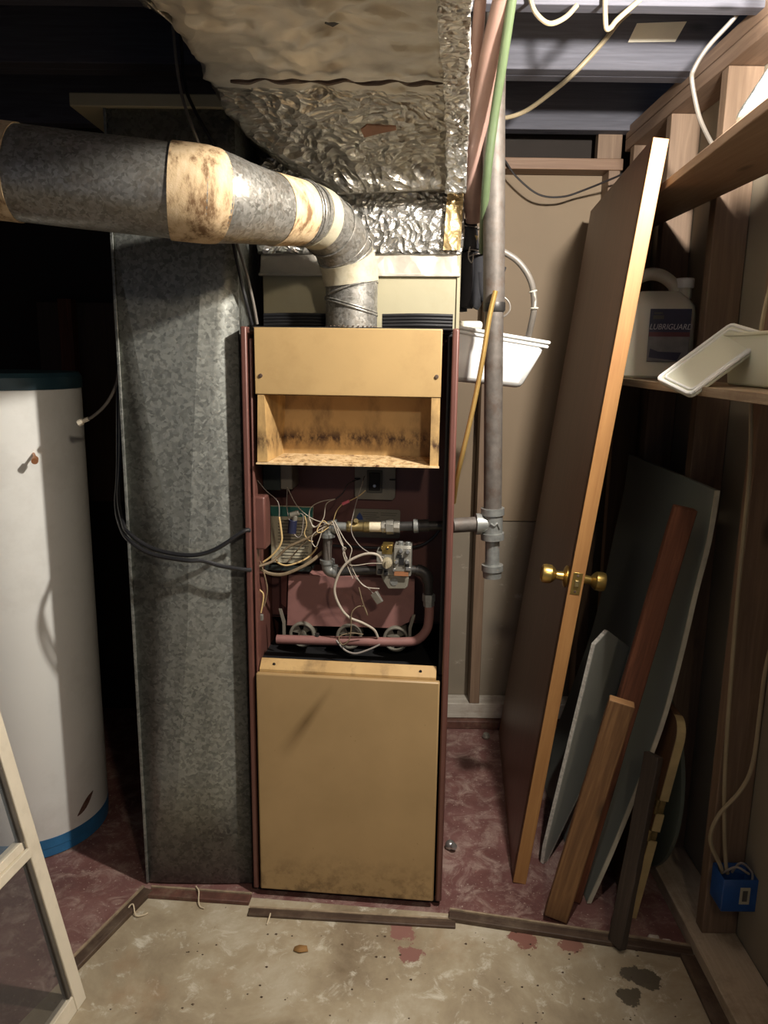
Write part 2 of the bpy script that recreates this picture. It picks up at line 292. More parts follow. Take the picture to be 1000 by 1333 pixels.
# ------------------------------------------------------------------ mesh helpers
class B:
    def __init__(s): s.bm = bmesh.new()
    def add(s, vs, fs, mi=0):
        v = [s.bm.verts.new(p) for p in vs]
        for f in fs:
            try: q = s.bm.faces.new([v[i] for i in f]); q.material_index = mi
            except ValueError: pass
        return s
    def box(s, a, b, mi=0):
        (x0, y0, z0), (x1, y1, z1) = a, b
        vs = [(x0, y0, z0), (x1, y0, z0), (x1, y1, z0), (x0, y1, z0), (x0, y0, z1), (x1, y0, z1), (x1, y1, z1), (x0, y1, z1)]
        return s.hexa(vs, mi)
    def hexa(s, vs, mi=0):
        return s.add(vs, [(3, 2, 1, 0), (4, 5, 6, 7), (0, 1, 5, 4), (1, 2, 6, 5), (2, 3, 7, 6), (3, 0, 4, 7)], mi)
    def prism(s, poly, vec, mi=0):
        """polygon (3-D points) swept along vec"""
        n = len(poly); vec = Vector(vec); p = [Vector(q) for q in poly]
        vs = p + [q+vec for q in p]
        fs = [tuple(range(n))[::-1], tuple(range(n, 2*n))] + [(i, (i+1) % n, n+(i+1) % n, n+i) for i in range(n)]
        return s.add(vs, fs, mi)
    def sweep(s, pts, rad, n=12, cap=True, mi=0, up=None):
        P = [Vector(p) for p in pts]; R = rad if isinstance(rad, (list, tuple)) else [rad]*len(P)
        T = []
        for i in range(len(P)):
            a = P[max(0, i-1)]; b = P[min(len(P)-1, i+1)]
            if 0 < i < len(P)-1: t = (P[i]-a).normalized() + (b-P[i]).normalized()
            else: t = b-a
            T.append(t.normalized() if t.length > 1e-9 else Vector((0, 0, 1)))
        ref = Vector((0, 0, 1)) if abs(T[0].z) < .9 else Vector((1, 0, 0))
        N = (ref - T[0]*ref.dot(T[0])).normalized(); rings = []
        for i in range(len(P)):
            if i: N = (N - T[i]*N.dot(T[i])); N = N.normalized() if N.length > 1e-6 else rings and N
            Bn = T[i].cross(N)
            rings.append([s.bm.verts.new(P[i] + (N*math.cos(2*math.pi*k/n) + Bn*math.sin(2*math.pi*k/n))*R[i]) for k in range(n)])
        for i in range(len(rings)-1):
            for k in range(n):
                f = s.bm.faces.new((rings[i][k], rings[i][(k+1) % n], rings[i+1][(k+1) % n], rings[i+1][k])); f.material_index = mi
        if cap:
            for r in (rings[0][::-1], rings[-1]):
                f = s.bm.faces.new(r); f.material_index = mi
        return s
    def tube(s, pts, r, n=8, sub=5, cap=True, mi=0): return s.sweep(smooth(pts, sub), r, n, cap, mi)
    def lathe(s, prof, c=(0, 0, 0), n=32, axis='z', mi=0, close=True):
        """profile of (radius, height) about an axis through c"""
        c = Vector(c); rings = []
        def at(r, h, a):
            u, v = r*math.cos(a), r*math.sin(a)
            return c + {'z': Vector((u, v, h)), 'y': Vector((u, h, v)), 'x': Vector((h, u, v))}[axis]
        for r, h in prof:
            rings.append([s.bm.verts.new(at(max(r, 1e-5), h, 2*math.pi*k/n)) for k in range(n)])
        for i in range(len(rings)-1):
            for k in range(n):
                f = s.bm.faces.new((rings[i][k], rings[i][(k+1) % n], rings[i+1][(k+1) % n], rings[i+1][k])); f.material_index = mi
        if close:
            for r in (rings[0][::-1], rings[-1]):
                f = s.bm.faces.new(r); f.material_index = mi
        return s
    def cyl(s, p0, p1, r0, r1=None, n=20, mi=0): return s.sweep([p0, p1], [r0, r1 if r1 is not None else r0], n, True, mi)
    def torus(s, c, axis, R, r, n=32, m=8, mi=0):
        ax = Vector(axis).normalized(); ref = Vector((0, 0, 1)) if abs(ax.z) < .9 else Vector((1, 0, 0))
        u = (ref-ax*ref.dot(ax)).normalized(); v = ax.cross(u); c = Vector(c); g = []
        for i in range(n):
            a = 2*math.pi*i/n; d = u*math.cos(a)+v*math.sin(a)
            g.append([s.bm.verts.new(c+d*(R+r*math.cos(2*math.pi*k/m))+ax*r*math.sin(2*math.pi*k/m)) for k in range(m)])
        for i in range(n):
            for k in range(m):
                f = s.bm.faces.new((g[i][k], g[(i+1) % n][k], g[(i+1) % n][(k+1) % m], g[i][(k+1) % m])); f.material_index = mi
        return s
    def quad(s, a, b, c, d, nx=1, ny=1, mi=0, fn=None):
        """grid a-b (u) by a-d (v)"""
        a, b, c, d = map(Vector, (a, b, c, d)); g = []
        for j in range(ny+1):
            v = j/ny
            g.append([])
            for i in range(nx+1):
                u = i/nx; p = (a*(1-u)+b*u)*(1-v)+(d*(1-u)+c*u)*v
                g[-1].append(s.bm.verts.new(fn(p, u, v) if fn else p))
        for j in range(ny):
            for i in range(nx):
                f = s.bm.faces.new((g[j][i], g[j][i+1], g[j+1][i+1], g[j+1][i])); f.material_index = mi
        return s

def smooth(pts, sub=5):
    P = [Vector(p) for p in pts]
    if len(P) < 3: return P
    out = []
    for i in range(len(P)-1):
        p0 = P[max(0, i-1)]; p1 = P[i]; p2 = P[i+1]; p3 = P[min(len(P)-1, i+2)]
        for k in range(sub):
            t = k/sub
            out.append(.5*((2*p1)+(p2-p0)*t+(2*p0-5*p1+4*p2-p3)*t*t+(3*p1-p0-3*p2+p3)*t**3))
    out.append(P[-1]); return out

def obj(name, b, mat, parent=None, bevel=0, angle=35, mtx=None):
    bmesh.ops.recalc_face_normals(b.bm, faces=b.bm.faces)
    me = bpy.data.meshes.new(name); b.bm.to_mesh(me); b.bm.free()
    for m in (mat if isinstance(mat, (list, tuple)) else [mat]): me.materials.append(MT[m])
    me.polygons.foreach_set('use_smooth', [True]*len(me.polygons)); me.set_sharp_from_angle(angle=math.radians(angle))
    o = bpy.data.objects.new(name, me); COL.objects.link(o)
    if parent: o.parent = parent
    if mtx is not None: o.matrix_local = mtx
    if bevel:
        m = o.modifiers.new('bevel', 'BEVEL'); m.width = bevel; m.segments = 2; m.limit_method = 'ANGLE'; m.angle_limit = math.radians(40)
    return o
def thing(name, label, cat, loc=(0, 0, 0), rz=0, group=None, mtx=None):
    o = bpy.data.objects.new(name, None); o.empty_display_size = .1; COL.objects.link(o)
    if mtx is not None: o.matrix_world = mtx
    else: o.location = loc; o.rotation_euler = (0, 0, rz)
    return tag(o, label, cat, group)
def tag(o, label, cat, group=None):
    o['label'] = label; o['category'] = cat
    if group: o['group'] = group
    return o
def struct(name, b, mat, bevel=0, parent=None, mtx=None):
    o = obj(name, b, mat, parent, bevel, mtx=mtx)
    if parent is None: o['kind'] = 'structure'
    return o
def lab(o, t): o['label'] = t; return o
def frame(p, zdir, ydir):
    """matrix at p with local z along zdir and local y as near ydir as possible"""
    z = Vector(zdir).normalized(); y = Vector(ydir); y = (y-z*y.dot(z)).normalized(); x = y.cross(z)
    return Matrix(((x.x, y.x, z.x, p[0]), (x.y, y.y, z.y, p[1]), (x.z, y.z, z.z, p[2]), (0, 0, 0, 1)))
def text(s, size, mat, mtx, parent, name='lettering', shear=0, extrude=.0003, sx=1):
    c = bpy.data.curves.new(name, 'FONT'); c.body = s; c.size = size; c.shear = shear; c.extrude = extrude; c.align_x = 'LEFT'
    tmp = bpy.data.objects.new(name, c); COL.objects.link(tmp); bpy.context.view_layer.update()
    me = bpy.data.meshes.new_from_object(tmp.evaluated_get(bpy.context.evaluated_depsgraph_get()))
    bpy.data.objects.remove(tmp); me.materials.clear(); me.materials.append(MT[mat])
    o = bpy.data.objects.new(name, me); COL.objects.link(o); o.parent = parent; o.matrix_local = mtx @ Matrix.Diagonal((sx, 1, 1, 1)); return o

# ------------------------------------------------------------------ setting
b = B()
red_in = [(-.643, 1.905), (.194, 1.825), (.80, 1.705), (1.0, 1.70), (1.0, 3.3), (-2.2, 3.3), (-2.2, .2), (-1.27, .2)]
con = [(-.643, 1.905), (-1.27, .2), (-1.27, -.9), (1.4, -.9), (1.4, 1.70), (.80, 1.705), (.194, 1.825)]
b.add([(x, y, 0) for x, y in red_in], [tuple(range(8))], 1); b.add([(x, y, 0) for x, y in con], [tuple(range(7))], 0)
b.box((-2.2, -.9, -.1), (1.4, 3.3, -.005), 0)
struct('floor', b, ['concrete', 'redfloor'])

def trim(name, a, c, w, h, mat='strip'):
    a = Vector((a[0], a[1], 0)); c = Vector((c[0], c[1], 0)); d = (c-a); L = d.length
    bb = B(); bb.box((0, -w/2, 0), (L, w/2, h*.75)); o = struct(name, bb, mat, .002, mtx=Matrix.Translation(a) @ Matrix.Rotation(math.atan2(d.y, d.x), 4, 'Z'))
    e = B(); e.box((0, w/2-.006, h*.7), (L, w/2, h)); obj('edge_lip', e, 'strip_pale', o)
    return o
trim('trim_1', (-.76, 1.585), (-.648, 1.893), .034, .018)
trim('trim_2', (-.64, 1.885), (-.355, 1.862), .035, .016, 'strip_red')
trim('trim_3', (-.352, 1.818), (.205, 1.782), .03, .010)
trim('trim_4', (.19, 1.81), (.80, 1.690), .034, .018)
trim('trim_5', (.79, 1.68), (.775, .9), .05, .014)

# right wall: studs, plates, wallboard backs
b = B(); b.box((.92, .2, .0), (.935, 1.735, 2.25)); wr = struct('wall_right', b, 'wall_back_drywall')
for y0, y1 in [(1.737, 2.085), (2.087, 2.475), (2.477, 3.05)]:
    b = B(); b.box((.92, y0, 0), (.935, y1, 2.25)); obj('wallboard_panel', b, 'wall_back_drywall', wr)
for y0 in (.66, 1.22, 1.715, 2.066, 2.45, 2.80):
    b = B(); b.box((.83, y0, .042), (.918, y0+.04, 2.19)); obj('stud', b, 'fir_z', wr, .002)
b = B(); b.box((.80, .2, 0), (.919, 2.9, .041)); lab(obj('sill_plate', b, 'plate_pale', wr, .002), 'pale flat sill plate along the floor')
b = B(); b.box((.828, .2, 2.191), (.919, 2.9, 2.229)); obj('top_plate', b, 'fir_y', wr, .002)
b = B(); b.box((.828, .2, 2.230), (.919, 2.9, 2.268)); obj('top_plate', b, 'fir_y', wr, .002)

# back wall
b = B(); b.box((-.30, 2.99, .842), (.92, 3.0, 2.13)); wb = struct('wall_back', b, 'wall_tan')
b = B(); b.box((-.30, 2.985, .03), (.92, 2.998, .838)); lab(obj('wallboard_panel', b, 'wall_grey', wb), 'grey scuffed lower wallboard')
b = B(); b.box((-.30, 2.9, .036), (.826, 2.984, .10)); lab(obj('sill_plate', b, 'plate_white', wb, .003), 'whitewashed sill along the foot of the wall')
b = B(); b.box((-.30, 2.875, 0), (.80, 2.99, .035)); lab(obj('kerb', b, 'strip_red', wb, .004), 'reddish concrete kerb under the sill')
for x in (.357, .777, -.12):
    b = B(); b.box((x, 2.9, .101), (x+.04, 2.984, 2.13)); obj('stud', b, 'fir_z', wb, .002)
b = B(); b.box((-.30, 2.9, 2.131), (.826, 2.99, 2.169)); obj('top_plate', b, 'fir_x', wb, .002)
b = B(); b.box((.735, 2.91, 2.17), (.82, 2.95, 2.30)); obj('blocking', b, 'fir_z', wb, .002)
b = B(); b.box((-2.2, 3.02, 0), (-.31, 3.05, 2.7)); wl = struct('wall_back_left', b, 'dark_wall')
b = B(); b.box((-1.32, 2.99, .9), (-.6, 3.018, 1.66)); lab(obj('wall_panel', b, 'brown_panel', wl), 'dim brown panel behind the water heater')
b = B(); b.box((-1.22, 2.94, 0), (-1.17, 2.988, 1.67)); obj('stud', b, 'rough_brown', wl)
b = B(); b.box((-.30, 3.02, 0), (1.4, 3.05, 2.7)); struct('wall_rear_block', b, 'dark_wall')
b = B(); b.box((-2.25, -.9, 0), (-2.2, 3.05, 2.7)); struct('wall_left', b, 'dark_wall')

# ceiling: subfloor boards over joists
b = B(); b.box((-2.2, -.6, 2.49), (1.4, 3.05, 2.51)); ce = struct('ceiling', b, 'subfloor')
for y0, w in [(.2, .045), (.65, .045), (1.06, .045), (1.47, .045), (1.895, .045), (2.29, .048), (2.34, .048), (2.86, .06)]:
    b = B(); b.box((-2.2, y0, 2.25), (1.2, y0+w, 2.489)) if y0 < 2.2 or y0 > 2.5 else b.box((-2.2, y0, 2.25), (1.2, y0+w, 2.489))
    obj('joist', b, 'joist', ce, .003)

# ------------------------------------------------------------------ furnace (local u right, d back, z up)
FO = (-.0905, 1.8695, 0); YAW = math.atan2(-.047, .515)
fur = thing('furnace', 'tall tan and maroon gas furnace with its burner compartment open, wires spilling out', 'furnace', FO, YAW)
def fp(name, b, mat, bevel=.0015, parent=None): return obj(name, b, mat, parent or fur, bevel)
for u0, u1 in ((-.262, -.250), (.250, .262)):
    b = B(); b.box((u0, .012, .012), (u1, .70, 1.54)); fp('side_panel', b, 'maroon')
b = B(); b.box((-.25, .69, .012), (.25, .70, 1.54)); fp('rear_panel', b, 'maroon')
b = B(); b.box((-.25, .20, 1.53), (.25, .69, 1.54)); fp('top_panel', b, 'black')
b = B(); b.box((-.262, .0, .018), (-.247, .035, 1.548)); b.box((-.243, .006, .018), (-.236, .04, 1.52)); lab(fp('corner_post', b, 'maroon', .004), 'maroon left front post with a double ridge')
b = B(); b.box((.246, .0, .018), (.263, .035, 1.548)); fp('corner_post', b, 'maroon', .005)
b = B(); b.box((-.255, .02, .0), (.255, .68, .022)); fp('toe_kick', b, 'black', .001)
# upper hood plate
b = B(); b.box((-.228, -.002, 1.387), (.223, .006, 1.546)); b.box((-.228, .006, 1.540), (.223, .16, 1.546)); hp = fp('hood_panel', b, 'tan', .002)
for u, z in ((-.213, 1.432), (.212, 1.436)):
    b = B(); b.lathe([(.005, 0), (.0045, -.003), (.002, -.0035)], (u, -.002, z), 14, 'y'); fp('screw', b, 'strip', 0, hp)
# draft hood recess
b = B()
b.add([(-.222, 0, 1.386), (-.206, 0, 1.386), (-.200, 0, 1.222), (-.226, 0, 1.222)], [(0, 1, 2, 3)])
b.quad((-.206, 0, 1.386), (-.180, .12, 1.386), (-.186, .12, 1.228), (-.200, 0, 1.222), 4, 6)
b.quad((.204, .12, 1.228), (.204, .12, 1.386), (.201, 0, 1.386), (.201, 0, 1.222), 4, 6)
b.add([(.201, 0, 1.386), (.222, 0, 1.386), (.222, 0, 1.222), (.201, 0, 1.222)], [(0, 1, 2, 3)])
b.quad((-.182, .12, 1.386), (.204, .12, 1.386), (.204, .12, 1.228), (-.186, .12, 1.228), 16, 8)
b.quad((-.206, 0, 1.386), (.201, 0, 1.386), (.204, .12, 1.386), (-.18, .12, 1.386))
dh = fp('draft_hood', b, 'tan_rust', 0)
b = B(); b.hexa([(-.228, -.006, 1.216), (.224, -.006, 1.218), (.204, .12, 1.223), (-.186, .12, 1.223), (-.228, -.006, 1.220), (.224, -.006, 1.222), (.204, .12, 1.229), (-.186, .12, 1.229)])
lab(fp('hood_sill', b, 'tan_flake', 0), 'flaking bottom ledge of the draft hood')
# lower access door with turned-in top flange
b = B(); b.box((-.240, -.008, .024), (.241, .010, .664)); ld = fp('access_door', b, 'tan_door', .004)
b = B(); b.hexa([(-.233, .004, .664), (.231, .004, .664), (.231, .03, .676), (-.233, .03, .676), (-.233, .004, .672), (.231, .004, .672), (.231, .03, .694), (-.233, .03, .694)]); db = fp('door_flange', b, 'tan_rust', .001)
for u in (-.196, .19):
    b = B(); b.lathe([(.004, 0), (.004, -.002)], (u, .0155, .683), 12, 'y'); fp('screw_hole', b, 'black', 0, db)
# compartment lining
b = B(); b.box((-.249, .222, .74), (.249, .232, 1.53)); fp('vestibule_panel', b, 'maroon_in', 0)
b = B(); b.box((-.249, .42, .66), (.249, .43, .745)); b.box((-.249, .03, .655), (.249, .43, .665)); b.box((-.249, .222, .741), (.249, .43, .747)); fp('burner_chamber', b, 'black', 0)
b = B(); b.box((.236, .03, .67), (.2495, .22, 1.53)); b.box((-.236, .02, 1.545), (.246, .2, 1.549)); fp('inner_lining', b, 'black', 0)
# burner shield
b = B()
b.add([(-.184, .150, .888), (.163, .150, .891), (.163, .150, .775), (.116, .150, .748), (-.190, .150, .742), (-.184, .205, .905), (.163, .205, .905)],
      [(0, 1, 2, 3, 4), (0, 5, 6, 1)])
b.add([(-.184, .150, .888), (-.190, .150, .742), (-.190, .22, .742), (-.184, .22, .905)], [(0, 1, 2, 3)])
b.add([(-.215, .19, .89), (-.19, .16, .89), (-.195, .16, .79), (-.215, .19, .79)], [(0, 1, 2, 3)])
fp('burner_shield', b, 'mauve', 0)
# three burner shutters
for u in (-.145, -.014, .116):
    z = .722; b = B(); b.torus((u, .135, z), (0, 1, 0), .032, .0045, 32, 8); b.lathe([(.034, .14), (.034, .19)], (u, 0, z), 28, 'y', close=False)
    for a0 in (25, 115, 205, 295):
        A = [math.radians(a0+k*11) for k in range(6)]
        pts = [(u+.010*math.cos(a), .141, z+.010*math.sin(a)) for a in A] + [(u+.030*math.cos(a), .141, z+.030*math.sin(a)) for a in A[::-1]]
        b.prism(pts, (0, .002, 0))
    b.lathe([(.011, .136), (.011, .150)], (u, 0, z), 16, 'y')
    bu = fp('burner', b, 'grey_plate', 0)
    b = B(); b.lathe([(.031, .165), (.031, .169)], (u, 0, z), 20, 'y'); fp('air_opening', b, 'black', 0, bu)
for u, s in ((-.2, 1), (.163, -1)):
    b = B(); b.prism([(u-.006*s, .118, .80), (u+.002*s, .118, .80), (u+.012*s, .118, .765), (u+.012*s, .118, .722), (u+.004*s, .118, .722), (u+.004*s, .118, .76)], (0, .004, 0)); fp('bracket', b, 'grey_plate', 0)
# manifold and gas train
b = B(); b.tube([(-.208, .10, .719), (-.1, .10, .721), (.05, .10, .725), (.135, .10, .728), (.175, .10, .736), (.2, .10, .765), (.206, .10, .80), (.206, .10, .835)], .0125, 16, 6); ma = fp('manifold_pipe', b, 'mauve', 0)
b = B(); b.cyl((-.096, .10, .73), (-.096, .10, .742), .006, n=6); fp('plug', b, 'black_pipe', 0, ma)
b = B(); b.cyl((.205, .10, .832), (.204, .10, .846), .015, n=6); b.cyl((.204, .10, .846), (.204, .10, .866), .0175, n=6); fp('union_nut', b, 'zinc', .001)
b = B(); b.tube([(.152, .10, .930), (.175, .10, .930), (.192, .10, .922), (.201, .10, .905), (.203, .10, .865)], .012, 14, 5); b.tube([(.17, .10, .931), (.185, .10, .927), (.196, .10, .917), (.201, .10, .9)], .0155, 14, 4); fp('valve_outlet_pipe', b, 'black_pipe', 0)
b = B(); b.cyl((-.045, .10, .917), (.068, .10, .926), .012, n=16); fp('valve_inlet_pipe', b, 'black_pipe', 0)
b = B(); b.tube([(-.068, .10, .945), (-.067, .10, .93), (-.060, .10, .920), (-.045, .10, .917)], .0165, 16, 4); b.cyl((-.068, .10, .94), (-.068, .10, .95), .020); b.cyl((-.05, .10, .917), (-.04, .10, .918), .019); fp('elbow_fitting', b, 'zinc', 0)
b = B(); b.cyl((-.068, .10, .948), (-.067, .10, 1.018), .012, n=16); fp('pipe_nipple', b, 'steel_pipe', 0)
b = B(); b.tube([(-.067, .10, 1.01), (-.066, .10, 1.03), (-.059, .10, 1.040), (-.045, .10, 1.041)], .0165, 16, 4); b.cyl((-.067, .10, 1.012), (-.067, .10, 1.022), .020); b.cyl((-.052, .10, 1.041), (-.042, .10, 1.041), .0195); fp('elbow_fitting', b, 'zinc', 0)
b = B(); b.cyl((-.048, .10, 1.041), (-.014, .10, 1.041), .012, n=16); fp('pipe_nipple', b, 'zinc', 0)
b = B(); b.lathe([(.012, -.016), (.015, -.014), (.015, -.004), (.013, 0), (.013, .028), (.015, .03), (.015, .044), (.012, .046)], (0, .10, 1.042), 18, 'x'); b.cyl((.01, .10, 1.05), (.01, .085, 1.062), .006); lab(fp('gas_cock', b, 'brass_dull', 0), 'dull brass shut-off fitting')
b = B(); b.cyl((.044, .10, 1.043), (.078, .10, 1.044), .0135, n=16); lab(fp('sealed_thread', b, 'cream_knob', 0), 'white thread-sealed pipe end')
b = B(); b.cyl((.076, .10, 1.044), (.088, .10, 1.045), .0165, n=8); b.cyl((.088, .10, 1.045), (.108, .10, 1.046), .021, n=6); b.cyl((.108, .10, 1.046), (.124, .10, 1.046), .0165, n=8); fp('pipe_union', b, 'grey_metal', .001)
b = B(); b.cyl((.122, .10, 1.047), (.262, .10, 1.054), .0125, n=16); b.tube([(.172, .10, 1.05), (.185, .10, 1.051), (.20, .10, 1.052)], .0165, 16, 3); fp('supply_pipe', b, 'black_pipe', 0)
b = B(); b.cyl((.160, .10, 1.049), (.172, .10, 1.050), .0185, n=18); fp('coupling', b, 'zinc', .001)
# gas valve
gv = B(); gv.box((.066, .07, .921), (.157, .128, .985)); gv.box((.112, .062, .935), (.157, .07, 1.0)); gv.box((.112, .07, .985), (.157, .12, 1.002))
gv = fp('gas_valve', gv, 'grey_metal', .002)
b = B(); b.prism([(.078, .072, .922), (.152, .072, .922), (.149, .072, .893), (.143, .072, .886), (.098, .072, .884), (.084, .072, .905)], (0, .05, 0)); fp('valve_casting', b, 'grey_plate', .002, gv)
b = B(); b.lathe([(.014, .07), (.014, .060), (.0125, .058), (.0115, .050), (.006, .048)], (.095, 0, .957), 14, 'y'); b.box((.0925, .043, .947), (.0975, .052, .967)); fp('control_knob', b, 'dull_knob', 0, gv)
b = B(); b.box((.081, .068, .979), (.108, .10, 1.004)); b.cyl((.0945, .07, .995), (.0945, .06, .995), .005, n=12); b.box((.078, .066, .992), (.082, .09, 1.0)); fp('terminal_block', b, 'brass', .001, gv)
b = B(); b.cyl((.0945, .0595, .995), (.0945, .059, .995), .003, n=12); fp('port_hole', b, 'black', 0, gv)
b = B(); b.box((.126, .0595, .953), (.139, .0615, .973)); fp('valve_slot', b, 'black', 0, gv)
for u, z in ((.119, .962), (.147, .963), (.13, .992), (.148, .99)):
    b = B(); b.lathe([(.006, .063), (.006, .056), (.004, .053)], (u, 0, z), 12, 'y'); fp('terminal_screw', b, 'chrome', 0, gv)
b = B(); b.box((.114, .0605, .924), (.151, .0625, .935)); lab(fp('valve_label', b, 'copper_label', 0, gv), 'copper-coloured strip label')
for q in ((.110, .0585, .936, .117, .062, .944), (.144, .057, .94, .157, .062, .949)):
    b = B(); b.box(q[:3], q[3:]); fp('valve_clip', b, 'chrome', .001, gv)
for u0, z0, u1, z1 in ((.119, .972, .133, .981), (.141, .950, .153, .957), (.071, .928, .083, .938), (.087, .925, .097, .934)):
    b = B(); b.box((u0, .058, z0), (u1, .072, z1)); fp('terminal_block', b, 'black', .001, gv)
for u, z in ((.128, 1.005), (.147, 1.004)):
    b = B(); b.cyl((u, .082, z-.008), (u, .082, z+.006), .007, n=8); fp('adjusting_screw', b, 'zinc', .0005, gv)
b = B(); b.lathe([(.010, .0725), (.010, .0705)], (.113, 0, .904), 18, 'y'); fp('casting_boss', b, 'zinc', 0, gv)
# switch plate
b = B(); b.prism([(-.01, .208, 1.205), (.102, .208, 1.205), (.102, .208, 1.103), (.094, .208, 1.095), (.000, .208, 1.095), (-.01, .208, 1.103)], (0, .012, 0)); sw = fp('switch_box', b, 'grey_plate', .001)
b = B(); b.box((.024, .203, 1.115), (.066, .208, 1.176)); b.box((.018, .206, 1.183), (.07, .2085, 1.187)); fp('switch_frame', b, 'print_dim', .001, sw)
b = B(); b.box((.030, .199, 1.122), (.060, .203, 1.170)); rk = fp('rocker', b, 'black', .001, sw)
b = B(); b.lathe([(.005, .199), (.004, .196)], (.046, 0, 1.135), 12, 'y'); fp('indicator', b, 'chrome', 0, sw)
for u, z in ((-.002, 1.152), (.094, 1.152)):
    b = B(); b.box((u-.008, .2055, z-.002), (u+.008, .208, z+.002)); fp('mounting_slot', b, 'black', 0, sw)
# rating label
def rrect(u0, u1, z0, z1, r, d, n=4):
    pts = []
    for cx, cz, a0 in ((u1-r, z1-r, 0), (u0+r, z1-r, 90), (u0+r, z0+r, 180), (u1-r, z0+r, 270)):
        pts += [(cx+r*math.cos(math.radians(a0+90*k/n)), d, cz+r*math.sin(math.radians(a0+90*k/n))) for k in range(n+1)]
    return pts
b = B(); b.prism(rrect(-.014, .116, .985, 1.066, .006, .2195), (0, .002, 0)); rl = fp('rating_label', b, 'paper_grey', 0)
b = B()
for z, u0, u1 in [(1.055, .012, .055), (1.055, .062, .108), (1.049, .012, .05), (1.049, .062, .104), (1.043, .012, .058), (1.037, .02, .05), (1.012, .02, .07), (1.006, .015, .06), (1.0, .02, .075), (.994, .09, .105), (1.006, .08, .105)]:
    b.box((u0, .2190, z), (u1, .2194, z+.0016))
pl_ = fp('print_lines', b, 'print_dim', 0, rl)
b = B(); b.prism([(-.007, .219, 1.035), (.013, .219, 1.035), (.010, .219, 1.046), (.003, .219, 1.056), (-.004, .219, 1.046)], (0, .0005, 0)); lab(fp('emblem', b, 'blue_print', 0, rl), 'blue mark on the label')
# service booklet in a wire tray
b = B(); b.hexa([(-.232, .150, .922), (-.121, .150, .922), (-.121, .156, .922), (-.232, .156, .922), (-.238, .176, 1.076), (-.119, .176, 1.076), (-.119, .182, 1.076), (-.238, .182, 1.076)]); bk = fp('service_booklet', b, 'paper', .0005)
sl = lambda z: .1495 + (z-.922)*.1688
b = B(); b.hexa([(-.2365, sl(1.048)-.001, 1.048), (-.120, sl(1.048)-.001, 1.048), (-.120, sl(1.048), 1.048), (-.2365, sl(1.048), 1.048), (-.2375, sl(1.074)-.001, 1.074), (-.1195, sl(1.074)-.001, 1.074), (-.1195, sl(1.074), 1.074), (-.2375, sl(1.074), 1.074)]); fp('heading_band', b, 'teal_print', 0, bk)
b = B()
for k in range(13):
    z = 1.036-k*.0085; u1 = -.128-random.random()*.03; u0 = -.215 if k < 8 else -.205
    b.hexa([(u0, sl(z)-.0008, z), (u1, sl(z)-.0008, z), (u1, sl(z), z), (u0, sl(z), z), (u0, sl(z)-.0008, z+.0018), (u1, sl(z)-.0008, z+.0018), (u1, sl(z), z+.0018), (u0, sl(z), z+.0018)])
fp('print_lines', b, 'print', 0, bk)
b = B(); b.sweep([(-.147, sl(.937)-.001, .937), (-.133, sl(.937)-.001, .937), (-.140, sl(.95)-.001, .95), (-.147, sl(.937)-.001, .937)], .0008, 6); fp('warning_triangle', b, 'print', 0, bk)
b = B(); b.box((-.246, .13, .905), (-.118, .20, .912)); b.box((-.246, .13, .912), (-.118, .133, .92)); fp('booklet_tray', b, 'dark_green', .001)
# transformer, red box
b = B(); b.box((-.249, .14, 1.125), (-.199, .22, 1.20)); fp('relay_case', b, 'dark_green', .002)
b = B(); b.box((-.199, .13, 1.130), (-.167, .22, 1.205)); tf = fp('transformer', b, 'grey_plate', .003)
b = B(); b.box((-.249, .012, .993), (-.212, .07, 1.131)); fp('junction_cover', b, 'maroon', .005)
b = B(); b.cyl((-.156, .085, 1.058), (-.160, .085, 1.022), .0115, n=14); fp('wire_cap', b, 'navy', .001)
b = B(); b.cyl((-.163, .085, 1.070), (-.140, .085, 1.078), .008, n=12); b.cyl((-.152, .085, 1.056), (-.150, .085, 1.070), .007, n=12); fp('cable_connector', b, 'grey_plate', .001)
b = B(); b.hexa([(.052, .064, .868), (.066, .06, .880), (.070, .074, .878), (.056, .076, .866), (.070, .064, .842), (.084, .06, .852), (.086, .074, .85), (.072, .076, .84)]); fp('spade_plug', b, 'grey_metal', .001)
def wire(pts, r, mat, n=7, sub=6, name='wire'):
    bb = B(); bb.tube(pts, r, n, sub); return fp(name, bb, mat, 0)
wire([(.083, .06, .958), (.075, .058, .975), (.058, .05, .984), (.029, .05, .979), (-.007, .05, .958), (-.031, .05, .922), (-.041, .052, .879), (-.027, .055, .836), (-.004, .06, .806), (.031, .07, .788), (.06, .085, .765), (.07, .092, .742)], .0034, 'wire_white', 10, name='pilot_tube')
wire([(-.046, .085, 1.058), (-.03, .07, 1.021), (-.019, .065, .991), (-.008, .06, .955), (.01, .055, .949), (.051, .055, .956), (.085, .052, .958)], .0012, 'wire_white')
wire([(-.046, .08, 1.060), (-.018, .07, 1.015), (.002, .065, .991), (-.002, .06, .961), (.015, .06, .919), (.038, .06, .892), (.076, .062, .887)], .0012, 'wire_white')
wire([(-.05, .08, 1.058), (-.024, .075, 1.009), (-.022, .07, .985), (-.005, .065, .955), (.003, .065, .925), (.026, .065, .901), (.049, .066, .883), (.061, .068, .868)], .0012, 'wire_grey')
wire([(-.05, .07, 1.062), (-.028, .06, 1.012), (-.02, .056, .999), (-.012, .06, .992), (-.02, .062, .978), (-.006, .06, .94), (.006, .06, .912)], .0012, 'wire_white')
wire([(.018, .2, 1.16), (.024, .09, 1.155), (.009, .08, 1.102), (-.001, .075, 1.042), (.015, .07, 1.007), (.044, .07, .983), (.085, .07, .97)], .0012, 'wire_grey')
